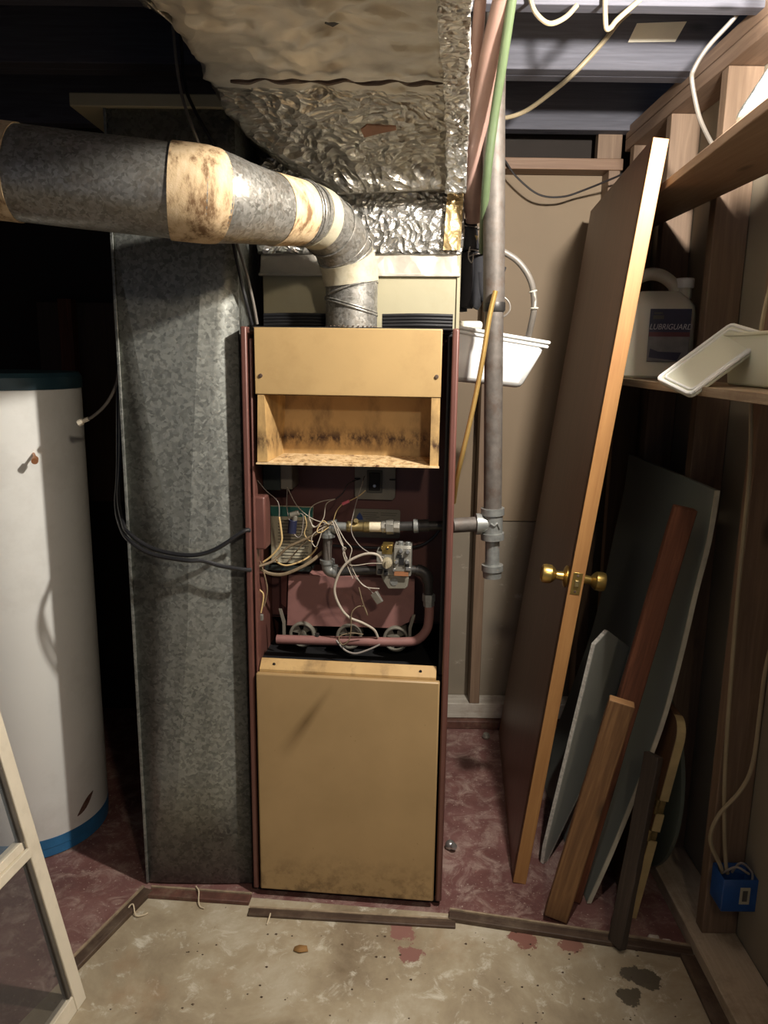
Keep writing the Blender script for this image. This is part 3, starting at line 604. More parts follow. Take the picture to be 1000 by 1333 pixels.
wire([(.035, .08, 1.143), (.018, .08, 1.128), (-.009, .08, 1.113), (-.026, .08, 1.104), (-.041, .08, 1.084), (-.049, .085, 1.058)], .0012, 'wire_tan')
wire([(-.007, .08, 1.114), (-.025, .08, 1.105)], .0038, 'pink_sleeve', 8, name='wire_nut')
wire([(.005, .2, 1.152), (-.011, .1, 1.157), (-.026, .08, 1.131), (-.043, .08, 1.118)], .0013, 'wire_black')
wire([(-.043, .08, 1.118), (-.081, .08, 1.11), (-.108, .08, 1.092), (-.111, .08, 1.059), (-.095, .08, 1.042), (-.07, .082, 1.05)], .0012, 'wire_white')
wire([(-.046, .08, 1.117), (-.067, .078, 1.104), (-.074, .075, 1.066), (-.098, .075, 1.042), (-.11, .08, 1.062)], .0012, 'wire_white')
wire([(-.18, .13, 1.136), (-.146, .09, 1.095), (-.106, .08, 1.065), (-.066, .075, 1.054), (-.045, .075, 1.05)], .0012, 'wire_white')
wire([(-.18, .128, 1.132), (-.173, .09, 1.089), (-.16, .08, 1.041), (-.149, .08, 1.017), (-.138, .08, 1.014), (-.131, .08, 1.029), (-.128, .08, 1.071), (-.141, .084, 1.076)], .0012, 'wire_grey')
wire([(-.25, .06, 1.175), (-.222, .06, 1.14), (-.190, .06, 1.11), (-.187, .06, 1.07)], .0012, 'wire_grey')
wire([(-.187, .06, 1.07), (-.183, .06, 1.04), (-.181, .06, 1.01), (-.191, .06, .986), (-.212, .06, .962), (-.232, .06, .947)], .0026, 'wire_tan')
wire([(-.124, .08, 1.071), (-.119, .08, 1.048), (-.125, .08, 1.024), (-.114, .08, 1.006), (-.102, .08, 1.003)], .0012, 'wire_tan')
wire([(-.07, .075, 1.045), (-.099, .07, 1.026), (-.104, .07, 1.006), (-.094, .07, .991), (-.086, .07, 1.006), (-.075, .072, 1.04)], .0012, 'wire_white')
wire([(-.06, .075, 1.05), (-.075, .075, 1.06), (-.09, .07, 1.035), (-.08, .07, 1.03), (-.06, .075, 1.044)], .0012, 'wire_tan')
wire([(-.05, .085, 1.056), (-.067, .08, 1.046), (-.098, .08, 1.021), (-.134, .08, 1.003), (-.17, .08, .984), (-.195, .08, .96), (-.214, .07, .945), (-.25, .05, .935)], .0036, 'wire_brown')
wire([(-.083, .12, .966), (-.114, .10, .941), (-.151, .09, .921), (-.188, .085, .908), (-.224, .08, .912), (-.246, .07, .93)], .0048, 'wire_brown')
wire([(-.10, .13, .975), (-.117, .12, .954), (-.142, .11, .939), (-.179, .105, .928), (-.205, .11, .934), (-.213, .12, .946)], .0024, 'wire_tan')
wire([(-.125, .11, 1.0), (-.15, .11, .97), (-.175, .11, .94)], .0018, 'wire_brown')
wire([(-.069, .2, .963), (.037, .2, .961), (.111, .2, .962), (.173, .2, .972), (.21, .2, .997), (.232, .2, 1.03)], .004, 'black_cable')
wire([(.022, .06, .889), (.033, .06, .847), (.044, .07, .81), (.036, .07, .832), (.020, .06, .836), (.004, .055, .818), (.002, .06, .772), (-.004, .06, .741), (-.022, .06, .728), (-.03, .065, .748), (.0, .07, .758), (.032, .08, .752)], .0015, 'wire_brown')
wire([(-.042, .09, .728), (-.018, .08, .706), (.012, .075, .699), (.048, .08, .71), (.077, .085, .724)], .0026, 'wire_grey')
wire([(-.244, .05, .95), (-.246, .05, .916), (-.243, .05, .879), (-.230, .05, .86), (-.238, .05, .811)], .0022, 'wire_tan')
wire([(-.24, .06, .95), (-.228, .06, .91), (-.222, .06, .87), (-.232, .06, .825)], .0018, 'wire_brown')
b = B(); b.box((-.243, .045, .79), (-.232, .056, .806)); fp('wire_lug', b, 'grey_metal', .001)
# black ribbed gasket on top, either side of the flue
for u0, u1, d0 in ((-.235, -.07, .13), (.07, .245, .11)):
    b = B()
    for k in range(4):
        b.sweep(smooth([(u0, d0, 1.556+k*.008), ((u0+u1)/2, d0-.006, 1.558+k*.008), (u1, d0, 1.557+k*.008)], 4), .0045, 8)
    b.box((u0, d0+.003, 1.54), (u1, d0+.03, 1.585)); fp('ribbed_gasket', b, 'black_rubber', 0)

# ------------------------------------------------------------------ plenum and foil-wrapped duct
pm = thing('supply_plenum', 'cream and grey sheet metal plenum box standing on top of the furnace', 'plenum', FO, YAW)
b = B(); b.box((-.255, .205, 1.543), (.252, .66, 1.69)); obj('plenum_box', b, 'cream_panel', pm, .002)
b = B(); b.hexa([(-.262, .198, 1.686), (.258, .198, 1.686), (.258, .66, 1.686), (-.262, .66, 1.686), (-.258, .203, 1.745), (.255, .203, 1.745), (.255, .66, 1.745), (-.258, .66, 1.745)]); b.box((-.264, .194, 1.682), (.26, .20, 1.69)); lab(obj('metal_collar', b, 'foil_flat', pm, .002), 'dull silver band around the plenum')
b = B(); b.box((.252, .20, 1.543), (.261, .21, 1.742)); obj('corner_angle', b, 'cream_panel', pm, .001)

fd = thing('foil_wrapped_duct', 'big crumpled foil insulated supply duct rising from furnace and running overhead', 'duct')
def loft(rows, nu, nv, amp, sc, seed, crease=0):
    """rows: closed quadrilateral sections (4 points each); resampled, displaced outwards by noise"""
    R = [[Vector(p) for p in r] for r in rows]; bb = B()
    secs = []
    for i in range(len(R)-1):
        for k in range(nv):
            t = k/nv
            secs.append([R[i][j]*(1-t)+R[i+1][j]*t for j in range(4)])
    secs.append(R[-1]); g = []
    for s in secs:
        c = sum(s, Vector())/4; ring = []
        for j in range(4):
            for k in range(nu):
                u = k/nu; p = s[j]*(1-u)+s[(j+1) % 4]*u
                d = (p-c).normalized(); q = p*sc+Vector((seed, 0, 0))
                m = noise.noise(q)*amp+noise.noise(q*2.7)*amp*.55+noise.noise(q*6.5)*amp*.3
                if crease: m += -abs(noise.noise(q*1.6+Vector((9, 3, 1))))*crease
                ring.append(bb.bm.verts.new(p+d*m))
        g.append(ring)
    n = 4*nu
    for i in range(len(g)-1):
        for k in range(n): bb.bm.faces.new((g[i][k], g[i][(k+1) % n], g[i+1][(k+1) % n], g[i+1][k]))
    bb.bm.faces.new(g[0][::-1]); bb.bm.faces.new(g[-1])
    return bb
# lower box of foil over the plenum
def L2W(u, d, z):
    return Vector(FO)+Vector((math.cos(YAW)*u-math.sin(YAW)*d, math.sin(YAW)*u+math.cos(YAW)*d, z))
rows = []
for z, e in ((1.738, .006), (1.80, .010), (1.87, .006), (1.97, .0)):
    rows.append([L2W(-.258-e, .198-e, z), L2W(.257+e, .198-e, z), L2W(.257+e, .64, z), L2W(-.258-e, .64, z)])
obj('foil_collar', loft(rows, 22, 9, .007, 16, 3, .006), 'foil_bright', fd, angle=180)
# throat and overhead trunk: front-left, front-right, back-right, back-left
rows = [[(-.11, 1.985, 1.868), (.178, 1.965, 1.880), (.14, 2.40, 1.90), (-.30, 2.40, 1.92)],
        [(-.205, 1.935, 1.918), (.174, 1.92, 1.924), (.135, 2.40, 1.97), (-.36, 2.36, 2.0)],
        [(-.285, 1.88, 1.945), (.168, 1.86, 1.948), (.13, 2.36, 2.06), (-.42, 2.25, 2.08)],
        [(-.345, 1.80, 1.972), (.162, 1.78, 1.972), (.125, 2.25, 2.14), (-.45, 2.15, 2.14)],
        [(-.356, 1.69, 1.998), (.154, 1.68, 1.990), (.125, 1.98, 2.225), (-.45, 1.92, 2.225)],
        [(-.352, 1.55, 2.004), (.140, 1.55, 2.000), (.12, 1.62, 2.235), (-.42, 1.60, 2.235)],
        [(-.350, 1.36, 2.003), (.124, 1.40, 1.998), (.140, 1.42, 2.235), (-.41, 1.36, 2.235)],
        [(-.375, 1.25, 2.002), (.108, 1.20, 1.978), (.120, 1.20, 2.235), (-.42, 1.20, 2.235)],
        [(-.42, .95, 2.0), (.088, .95, 1.96), (.09, .95, 2.235), (-.45, .95, 2.235)],
        [(-.5, .5, 2.0), (.06, .5, 1.96), (.06, .5, 2.235), (-.52, .5, 2.235)]]
tr = loft(rows, 48, 14, .012, 9, 11, .022)
for f in tr.bm.faces:
    c = f.calc_center_median()
    if c.y < 1.66 and f.calc_center_median().z < 2.06 and c.x < .09: f.material_index = 1
obj('foil_jacket', tr, ['foil', 'foil_flat'], fd, angle=180)
# right-hand edge, its lit look put into brighter foil; seam, patches
rows = []
for y, z, x in [(1.985, 1.872, .166), (1.93, 1.915, .163), (1.86, 1.945, .156), (1.78, 1.968, .150), (1.68, 1.986, .140), (1.55, 1.994, .126), (1.40, 1.990, .110), (1.22, 1.972, .094), (.95, 1.952, .075)]:
    rows.append([(x-.03, y-.014, z-.006), (x+.020, y-.014, z-.004), (x+.024, y+.03, z+.05), (x-.02, y+.03, z+.05)])
obj('foil_lit_edge', loft(rows, 8, 10, .006, 22, 5, .008), 'foil_bright', fd, angle=180)
b = B()
rr = [(.10, 1.585, 1.990), (.05, 1.582, 1.990), (-.03, 1.58, 1.989), (-.12, 1.58, 1.988), (-.2, 1.582, 1.989), (-.30, 1.59, 1.992)]
b.sweep(smooth([(rr[0][0]+(rr[-1][0]-rr[0][0])*k/24, 1.582+.004*math.sin(k*2.1)+.003*math.sin(k*.9), 1.988+.002*math.sin(k*1.3)) for k in range(25)], 3), [.0012+.0035*abs(math.sin(k*.21)) for k in range(73)], 6); lab(obj('dark_seam', b, 'strip', fd), 'dark open seam across the underside')
def patch(name, pts, mat, thick=.004, jit=0):
    bb = B(); c = sum((Vector(p) for p in pts), Vector())/len(pts)
    n = (Vector(pts[1])-Vector(pts[0])).cross(Vector(pts[2])-Vector(pts[0])).normalized()
    if n.y > 0: n = -n
    bb.prism([Vector(p)+n*(.012+jit)+Vector((random.uniform(-1, 1), random.uniform(-1, 1), 0))*.003 for p in pts], n*thick); return obj(name, bb, mat, fd, .0008)
lab(patch('torn_patch', [(-.062, 1.765, 1.966), (-.045, 1.748, 1.972), (.012, 1.752, 1.970), (.016, 1.762, 1.967), (-.02, 1.775, 1.962), (-.052, 1.79, 1.957)], 'foil_paper'), 'torn spot showing brown kraft backing')
lab(patch('torn_slit', [(-.105, 1.385, 1.994), (-.095, 1.35, 1.994), (-.06, 1.345, 1.994), (-.065, 1.36, 1.994), (-.092, 1.40, 1.994)], 'black', .002, .006), 'small dark tear in the foil')
lab(patch('torn_slit', [(-.27, 1.36, 1.996), (-.27, 1.34, 1.996), (-.19, 1.325, 1.996), (-.17, 1.335, 1.996), (-.22, 1.352, 1.996)], 'black', .002, .012), 'long dark tear in the foil')
b = B(); b.prism([L2W(.215, .178, 1.745), L2W(.258, .180, 1.745), L2W(.262, .184, 1.89), L2W(.222, .180, 1.89)], (0, -.003, 0)); lab(obj('stained_tape', b, 'foil_tape', fd), 'yellow-stained strip of foil tape')
# hanging foil flap far left top
rows = []
for t in range(6):
    y = 1.16+t*.05; rows.append([(-.47+t*.012, y, 2.03+.006*t), (-.39+t*.01, y, 2.0), (-.385+t*.01, y+.02, 2.03), (-.46+t*.01, y+.02, 2.05)])
obj('loose_flap', loft(rows, 8, 5, .008, 14, 20, .01), 'foil', fd, angle=180)

# ------------------------------------------------------------------ flue pipe
fl = thing('flue_pipe', 'galvanised flue pipe bending from the furnace top out to the left', 'flue', (-.087, 1.95, 1.54))
def fo(name, b, mat, angle=30):
    o = obj(name, b, mat, fl, 0, angle, mtx=Matrix.Translation((.087, -1.95, -1.54))); return o
VP = [(-.087, 1.95, 1.548), (-.086, 1.95, 1.655)]
b = B(); b.sweep(VP, .0635, 40); fo('vertical_pipe', b, 'galv_flue')
EL = [(-.086, 1.95, 1.650), (-.094, 1.942, 1.705), (-.118, 1.905, 1.755), (-.150, 1.85, 1.782), (-.182, 1.79, 1.788)]
b = B(); b.sweep(EL, [.0645, .066, .0675, .0665, .0665], 40); fo('elbow', b, 'galv_flue', 12)
b = B(); b.sweep([(-.178, 1.796, 1.788), (-.243, 1.705, 1.781), (-.296, 1.628, 1.780), (-.320, 1.594, 1.780), (-.338, 1.574, 1.781), (-.356, 1.564, 1.7815), (-.39, 1.558, 1.784)], [.0655, .0715, .0782, .0832, .0862, .0872, .0876], 44); fo('reducer', b, 'galv_flue')
b = B(); b.sweep([(-.350, 1.564, 1.7815), (-.45, 1.548, 1.788), (-.57, 1.54, 1.798), (-1.15, 1.52, 1.853)], .0855, 48); fo('horizontal_pipe', b, 'galv_flue')
def ring(c, ax, R, r, name='seam_ring', mat='galv_flue'):
    bb = B(); bb.torus(c, ax, R, r, 44, 8); fo(name, bb, mat)
ring((-.087, 1.95, 1.597), (.28, 0, 1), .0655, .0028); ring((-.087, 1.95, 1.603), (.28, 0, 1), .0655, .0022)
ring((-.087, 1.949, 1.638), (-.3, .1, 1), .0665, .0025); ring((-.1, 1.932, 1.722), (-.4, -.55, .8), .0675, .002)
ring((-.108, 1.92, 1.737), (-.5, -.7, .7), .068, .0022); ring((-.135, 1.875, 1.77), (-.5, -.9, .35), .0685, .002)
ring((-.188, 1.783, 1.787), (-.6, -.85, -.05), .068, .003); ring((-.193, 1.777, 1.7865), (-.6, -.85, -.05), .068, .0025)
def band(pts, R, name='tape_band', mat='tape'):
    bb = B(); bb.sweep(pts, R, 48); return fo(name, bb, mat)
band([(-.196, 1.772, 1.786), (-.246, 1.701, 1.7808)], [.0685, .0735])
lab(band([(-.334, 1.578, 1.7810), (-.350, 1.5665, 1.7813), (-.372, 1.561, 1.783), (-.411, 1.555, 1.7855)], [.0868, .0886, .0890, .0888]), 'wide dirty cloth tape at the reducer')
lab(band([(-.690, 1.536, 1.8095), (-.8, 1.532, 1.820)], [.0875, .0875]), 'cloth tape at the far left joint')
band([(-.0875, 1.949, 1.655), (-.092, 1.945, 1.690), (-.1, 1.932, 1.716)], [.0672, .0685, .0686], 'tape_band', 'foil_patch')
band([(-.158, 1.835, 1.784), (-.176, 1.80, 1.787)], [.0682, .0680], 'mastic_band', 'foil_patch')
b = B()
for k in range(14):
    a = math.radians(200+k*11); b.lathe([(.003, 0), (.002, .002)], (-.087+.064*math.cos(a), 1.95+.064*math.sin(a), 1.551), 6)
fo('collar_debris', b, 'strip')['kind'] = 'stuff'

# ------------------------------------------------------------------ galvanised return duct
rd = thing('return_duct', 'tall galvanised sheet metal return air duct standing beside the furnace', 'duct', (-.51, 1.92, 0))
def ro(name, b, mat, bevel=0, angle=6): return obj(name, b, mat, rd, bevel, angle, Matrix.Translation((.51, -1.92, 0)))
b = B(); b.box((-.655, 1.945, .005), (-.362, 2.28, 2.06)); ro('duct_body', b, 'galv', .002)
# cross-broken front sheet: rows z, columns left edge, crease A, crease B, crease C, right edge
zr = [0.006, .35, .60, .78, .98, 1.25, 1.75, 2.05]
XL = -.656; XR = -.360
A = [(-.642, .002), (-.600, .006), (-.575, .010), (-.555, .014), (-.535, .016), (-.580, .014), (-.650, .002), (-.654, .001)]
Bc = [(-.600, .004), (-.555, .010), (-.530, .014), (-.510, .020), (-.500, .022), (-.480, .018), (-.440, .010), (-.42, .006)]
Cc = [(-.470, .004), (-.470, .006), (-.470, .008), (-.465, .010), (-.455, .010), (-.445, .008), (-.400, .006), (-.38, .004)]
b = B(); g = []
for i, z in enumerate(zr):
    y = 1.944-.035*(1-z/2.05)*.0
    g.append([b.bm.verts.new(p) for p in [(XL, y-.012, z), (A[i][0], y-.012-A[i][1], z), (Bc[i][0], y-.012-Bc[i][1], z), (Cc[i][0], y-.012-Cc[i][1], z), (XR, y-.012, z)]])
for i in range(len(zr)-1):
    for k in range(4): b.bm.faces.new((g[i][k], g[i][k+1], g[i+1][k+1], g[i+1][k]))
o = ro('front_sheet', b, 'galv', 0, 1); m = o.modifiers.new('solid', 'SOLIDIFY'); m.thickness = .002
b = B(); b.box((-.662, 1.925, .006), (-.655, 1.96, 2.05)); ro('corner_seam', b, 'galv', .001)
b = B(); b.box((-.735, 1.915, 2.035), (-.33, 2.34, 2.065)); ro('top_flange', b, 'cream_panel', .003)
for pts in ([(-.483, 1.93, 2.071), (-.463, 1.925, 2.02), (-.42, 1.90, 1.95)], [(-.44, 1.93, 2.073), (-.42, 1.92, 2.02), (-.395, 1.90, 1.96)]):
    pass
hc = B(); hc.tube([(-.47, 1.90, 2.2), (-.463, 1.895, 2.08), (-.44, 1.89, 2.02), (-.39, 1.90, 1.92), (-.368, 1.90, 1.76), (-.352, 1.91, 1.67), (-.338, 1.92, 1.60), (-.33, 1.94, 1.553)], .004, 8, 6)
tag(obj('low_voltage_cable', hc, 'black_cable'), 'dark thin cable dropping behind the flue down to furnace top left', 'cable')
hc = B(); hc.tube([(-.478, 1.86, 2.22), (-.468, 1.86, 2.08), (-.445, 1.86, 1.99), (-.385, 1.885, 1.83), (-.345, 1.915, 1.70), (-.327, 1.93, 1.62), (-.318, 1.945, 1.555)], .0035, 8, 6)
tag(obj('low_voltage_cable', hc, 'grey_tube'), 'grey thin cable nearer the foil duct, dropping to furnace top left corner', 'cable')
hc = B(); hc.tube([(-.705, 2.10, 1.6), (-.702, 2.03, 1.222), (-.70, 1.99, 1.109), (-.672, 1.93, 1.055), (-.645, 1.89, 1.036), (-.58, 1.872, 1.001), (-.492, 1.862, .987), (-.423, 1.862, 1.002), (-.352, 1.868, 1.048), (-.335, 1.875, 1.05)], .0055, 10, 6)
tag(obj('power_cable', hc, 'black_cable'), 'upper black cable looping round the return duct, rising to the furnace side', 'cable')
hc = B(); hc.tube([(-.712, 2.10, 1.6), (-.710, 2.03, 1.2), (-.706, 1.985, 1.09), (-.676, 1.925, 1.042), (-.64, 1.88, 1.018), (-.58, 1.86, .990), (-.492, 1.85, .977), (-.454, 1.86, .974), (-.409, 1.868, .959), (-.352, 1.875, .948), (-.335, 1.88, .946)], .0055, 10, 6)
tag(obj('power_cable', hc, 'black_cable'), 'lower black cable looping round the return duct into furnace side', 'cable')

# ------------------------------------------------------------------ water heater
wh = thing('water_heater', 'white round water heater tank with teal lid and blue base ring', 'water heater', (-1.105, 2.22, 0))
b = B(); b.lathe([(.19, .004), (.19, .03), (.215, .032), (.22, .045), (.22, 1.385)], (0, 0, 0), 72); obj('tank', b, 'heater', wh)
b = B(); b.lathe([(.2185, .004), (.2185, .03), (.2205, .032), (.2205, .062), (.2195, .063)], (0, 0, 0), 72); obj('base_ring', b, 'blue_ring', wh)
b = B(); b.lathe([(.2235, 1.38), (.2235, 1.412), (.215, 1.424), (.0, 1.43)], (0, 0, 0), 72); obj('lid', b, 'teal', wh)
b = B(); b.tube([(.155, -.155, 1.21), (.168, -.178, 1.206), (.176, -.196, 1.200)], .004, 8, 4); b.cyl((.175, -.192, 1.202), (.180, -.206, 1.197), .009, n=10); obj('drain_nub', b, 'copper_label', wh)
b = B(); b.tube([(-.005, -.05, 1.425), (-.005, -.05, 1.46), (-.02, -.05, 1.478), (-.1, -.05, 1.48)], .011, 12, 5); obj('outlet_pipe', b, 'grey_tube', wh)
b = B(); r0 = .2207; top_, bot_ = [], []
for k in range(9):
    a = math.radians(-33+k*2.2); c = .098+.006*k; w_ = .014*math.sin(math.pi*(k+.3)/8.6)
    top_.append((r0*math.cos(a), r0*math.sin(a), c+w_)); bot_.append((r0*math.cos(a), r0*math.sin(a), c-w_))
b.add(top_+bot_, [(k, k+1, 10+k, 9+k) for k in range(8)])
lab(obj('rust_mark', b, 'strip_red', wh), 'dark red mark near the foot of the tank')
hc = B(); hc.tube([(-.70, 2.05, 1.75), (-.685, 2.0, 1.55), (-.682, 2.0, 1.459), (-.693, 2.0, 1.401), (-.721, 2.0, 1.352), (-.757, 2.0, 1.319), (-.778, 2.0, 1.309)], .004, 8, 6)
dg = tag(obj('dangling_tube', hc, 'grey_tube'), 'thin grey tube dangling beside the water heater with a pale tip', 'tube')
b = B(); b.cyl((-.770, 2.0, 1.312), (-.789, 2.0, 1.304), .0055, n=10); b.cyl((-.786, 2.0, 1.305), (-.797, 2.0, 1.300), .0085, n=6); obj('end_fitting', b, 'white_paint', dg)

# ------------------------------------------------------------------ storm window leaning at lower left
h = Vector((-.146, 0, .767)).normalized(); w = Vector((-.2, -.98, 0)).normalized()
mt = frame((-.681, 1.53, .002), h, w); nW = mt.to_3x3().col[0]
sw_ = thing('storm_window', 'white framed storm window with glass and screen leaning at lower left', 'window', mtx=mt)
WW, HH, SW, T = .80, 1.25, .036, .026
def sp(name, b, mat, bevel=.002): return obj(name, b, mat, sw_, bevel)
b = B(); b.box((0, 0, 0), (T, SW, HH)); sp('stile', b, 'white_paint')
b = B(); b.box((0, WW-SW, 0), (T, WW, HH)); sp('stile', b, 'white_paint')
b = B(); b.box((.001, SW, 0), (T-.001, WW-SW, .04)); sp('bottom_rail', b, 'white_paint')
b = B(); b.box((.001, SW, HH-.04), (T-.001, WW-SW, HH)); sp('top_rail', b, 'white_paint')
b = B(); b.box((-.004, SW, .405), (T-.004, WW-SW, .427)); b.box((.004, SW, .427), (T+.002, WW-SW, .447)); sp('meeting_rail', b, 'white_paint')
b = B(); b.box((.004, SW, .041), (.020, SW+.010, HH-.041)); sp('glazing_bead', b, 'bead')
b = B(); b.box((.011, SW+.008, .44), (.014, WW-SW, HH-.04)); lab(sp('pane', b, 'glass', 0), 'clear upper glass pane')
b = B(); b.box((.011, SW+.008, .04), (.013, WW-SW, .41)); lab(sp('screen_panel', b, 'screen', 0), 'dark insect screen in the lower half')

# ------------------------------------------------------------------ gas pipe with tee and drip leg
gp = thing('gas_pipe', 'grey steel gas pipe dropping from ceiling to a tee beside the furnace', 'pipe', (.285, 1.965, .91))
def gpo(name, b, mat, bevel=0): return obj(name, b, mat, gp, bevel, mtx=Matrix.Translation((-.285, -1.965, -.91)))
b = B(); b.sweep([(.241, 1.96, 2.255), (.2455, 1.965, 2.07), (.2655, 1.965, 1.597)], .0265, 24); gpo('upper_pipe', b, 'steel_pipe')
b = B(); b.sweep([(.2655, 1.965, 1.60), (.274, 1.965, 1.35), (.2835, 1.965, 1.085)], .0235, 24); gpo('lower_pipe', b, 'steel_pipe')
b = B(); b.lathe([(.0255, -.012), (.0275, -.008), (.0275, .008), (.0255, .012)], (.2657, 1.965, 1.605), 24); gpo('coupling', b, 'black_pipe')
b = B(); b.cyl((.2835, 1.965, 1.09), (.2855, 1.965, 1.02), .0265, n=24); b.cyl((.283, 1.965, 1.098), (.2837, 1.965, 1.080), .0305, n=24); b.cyl((.2852, 1.965, 1.032), (.286, 1.965, 1.014), .0305, n=24)
b.cyl((.283, 1.965, 1.056), (.250, 1.963, 1.055), .022, .024, 20); b.cyl((.254, 1.963, 1.055), (.240, 1.962, 1.055), .028, n=22); gpo('tee_fitting', b, 'zinc')
b = B(); b.tube([(.276, 1.938, 1.062), (.285, 1.936, 1.056), (.293, 1.938, 1.062), (.3, 1.94, 1.05)], .0025, 6, 3); gpo('thread_burr', b, 'zinc')
b = B(); b.cyl((.286, 1.965, 1.015), (.289, 1.965, .93), .019, n=20); gpo('drip_nipple', b, 'zinc')
b = B(); b.cyl((.2887, 1.965, .945), (.289, 1.965, .929), .0285, n=22); b.cyl((.289, 1.965, .930), (.2895, 1.965, .910), .0255, .024, 22); gpo('end_cap', b, 'zinc')
b = B(); b.cyl((.178, 1.947, 1.0535), (.245, 1.962, 1.055), .0195, n=20); gpo('branch_pipe', b, 'steel_pipe')

# ------------------------------------------------------------------ condensate tub, tubing and lines behind the gas pipe
tb = thing('plastic_tub', 'white plastic tub with a thick rim hanging tilted behind the gas pipe', 'tub', (.20, 2.12, 1.41))
tm = Matrix.Translation((-.2, -2.12, -1.41))
b = B()
top = [(.185, 2.10, 1.560), (.427, 2.10, 1.522), (.427, 2.26, 1.524), (.185, 2.26, 1.562)]
bot = [(.185, 2.125, 1.420), (.368, 2.125, 1.404), (.368, 2.24, 1.406), (.185, 2.24, 1.422)]
b.add(top+bot, [(0, 1, 5, 4), (1, 2, 6, 5), (2, 3, 7, 6), (3, 0, 4, 7), (4, 5, 6, 7)])
o = obj('tub_body', b, 'white_plastic', tb, .012, mtx=tm); m = o.modifiers.new('solid', 'SOLIDIFY'); m.thickness = .004; m.offset = 1
for k, dz in enumerate((0, -.011)):
    e = .006-.004*k
    P = [Vector(p)+Vector((0, 0, dz)) for p in top]
    out = [P[0]+Vector((0, -e, 0)), P[1]+Vector((e, -e, 0)), P[2]+Vector((e, e, 0)), P[3]+Vector((0, e, 0))]
    b = B(); b.sweep(out+[out[0]], .0045, 8); obj('rim', b, 'white_plastic', tb, mtx=tm)
b = B(); b.box((.195, 2.15, 1.555), (.262, 2.21, 1.578)); tag(obj('foam_scrap', b, 'card', None, .008), 'pale crumpled foam scrap lying on the white tub rim', 'scrap')
hc = B(); hc.tube([(.26, 2.12, 1.77), (.299, 2.12, 1.757), (.346, 2.12, 1.729), (.381, 2.12, 1.681), (.395, 2.13, 1.622), (.393, 2.15, 1.570), (.386, 2.18, 1.52), (.36, 2.19, 1.47)], .0085, 12, 6)
lt = tag(obj('drain_tube', hc, 'grey_tube'), 'grey flexible drain tube arching into the white tub', 'tube')
b = B(); b.torus((.389, 2.125, 1.655), (.25, 0, -1), .0095, .0025, 16, 6); b.torus((.396, 2.132, 1.612), (.05, 0, -1), .0095, .0025, 16, 6); b.sweep([(.389, 2.115, 1.655), (.396, 2.122, 1.635), (.395, 2.122, 1.612)], .003, 6); obj('wire_tie', b, 'white_cable', lt)
hc = B(); hc.tube([(.285, 2.08, 1.635), (.305, 2.08, 1.636), (.320, 2.08, 1.622), (.322, 2.08, 1.603), (.308, 2.08, 1.588), (.29, 2.08, 1.585)], .0025, 7, 6)
tag(obj('wire_loop', hc, 'grey_tube'), 'small thin wire loop just right of the gas pipe above the tub', 'wire')
hc = B(); hc.tube([(.262, 1.925, 1.64), (.25, 1.927, 1.577), (.236, 1.928, 1.467), (.218, 1.93, 1.354), (.196, 1.935, 1.239), (.188, 1.96, 1.18), (.186, 2.02, 1.1)], .0062, 10, 6)
tag(obj('brass_tubing', hc, 'brass_tube'), 'brass coloured tubing curving from gas pipe down behind the furnace edge', 'tube')
hc = B(); hc.tube([(.243, 1.74, 2.26), (.235, 1.78, 2.21), (.223, 1.85, 2.143), (.212, 1.93, 2.048), (.205, 1.99, 1.96), (.211, 2.04, 1.882), (.222, 2.07, 1.822)], [.027]*1 if False else .024, 16, 6)
tag(obj('refrigerant_line', hc, 'pink'), 'thick pinkish insulated line hanging beside the foil duct', 'hose')
hc = B(); hc.tube([(.19, 1.80, 2.26), (.193, 1.88, 2.185), (.196, 1.95, 2.12), (.206, 2.02, 2.02), (.215, 2.06, 1.92), (.222, 2.09, 1.83)], .0135, 12, 6)
tag(obj('refrigerant_line', hc, 'pink'), 'thinner pinkish line between the foil duct and the thick pink one', 'hose')
hc = B(); hc.tube([(.251, 1.72, 2.26), (.248, 1.76, 2.20), (.243, 1.83, 2.10), (.237, 1.88, 2.017), (.231, 1.92, 1.909), (.232, 1.96, 1.83), (.239, 2.02, 1.74)], .0105, 12, 6)
tag(obj('green_hose', hc, 'green'), 'pale green hose running down along the gas pipe', 'hose')
hc = B(); hc.tube([(.212, 2.06, 2.2), (.219, 2.03, 2.096), (.229, 2.01, 1.994), (.239, 2.0, 1.90), (.243, 2.02, 1.82)], .006, 8, 6)
tag(obj('white_cable', hc, 'white_cable'), 'white cable peeking between the pink line and the gas pipe', 'cable')
ins = thing('pipe_insulation', 'clump of black foam pipe insulation bound with wire above the white tub', 'insulation', (.23, 2.12, 1.6))
im = Matrix.Translation((-.23, -2.12, -1.6))
for pts, r in [([(.206, 2.10, 1.83), (.212, 2.10, 1.79), (.216, 2.10, 1.755)], .023), ([(.19, 2.13, 1.76), (.192, 2.13, 1.68), (.196, 2.13, 1.60)], .020), ([(.212, 2.12, 1.75), (.214, 2.12, 1.68), (.208, 2.12, 1.61)], .021),
               ([(.24, 2.12, 1.76), (.242, 2.12, 1.70), (.236, 2.12, 1.64), (.225, 2.12, 1.615)], .022), ([(.26, 2.14, 1.72), (.285, 2.14, 1.71), (.31, 2.14, 1.70)], .019), ([(.246, 2.11, 1.70), (.25, 2.11, 1.66), (.262, 2.11, 1.63)], .014)]:
    b = B(); b.tube(pts, r, 12, 5); obj('foam_sleeve', b, 'insul_black', ins, mtx=im)
b = B(); b.cyl((.224, 2.09, 1.79), (.221, 2.092, 1.768), .010, n=12); obj('pipe_end', b, 'brass_dull', ins, mtx=im)
b = B()
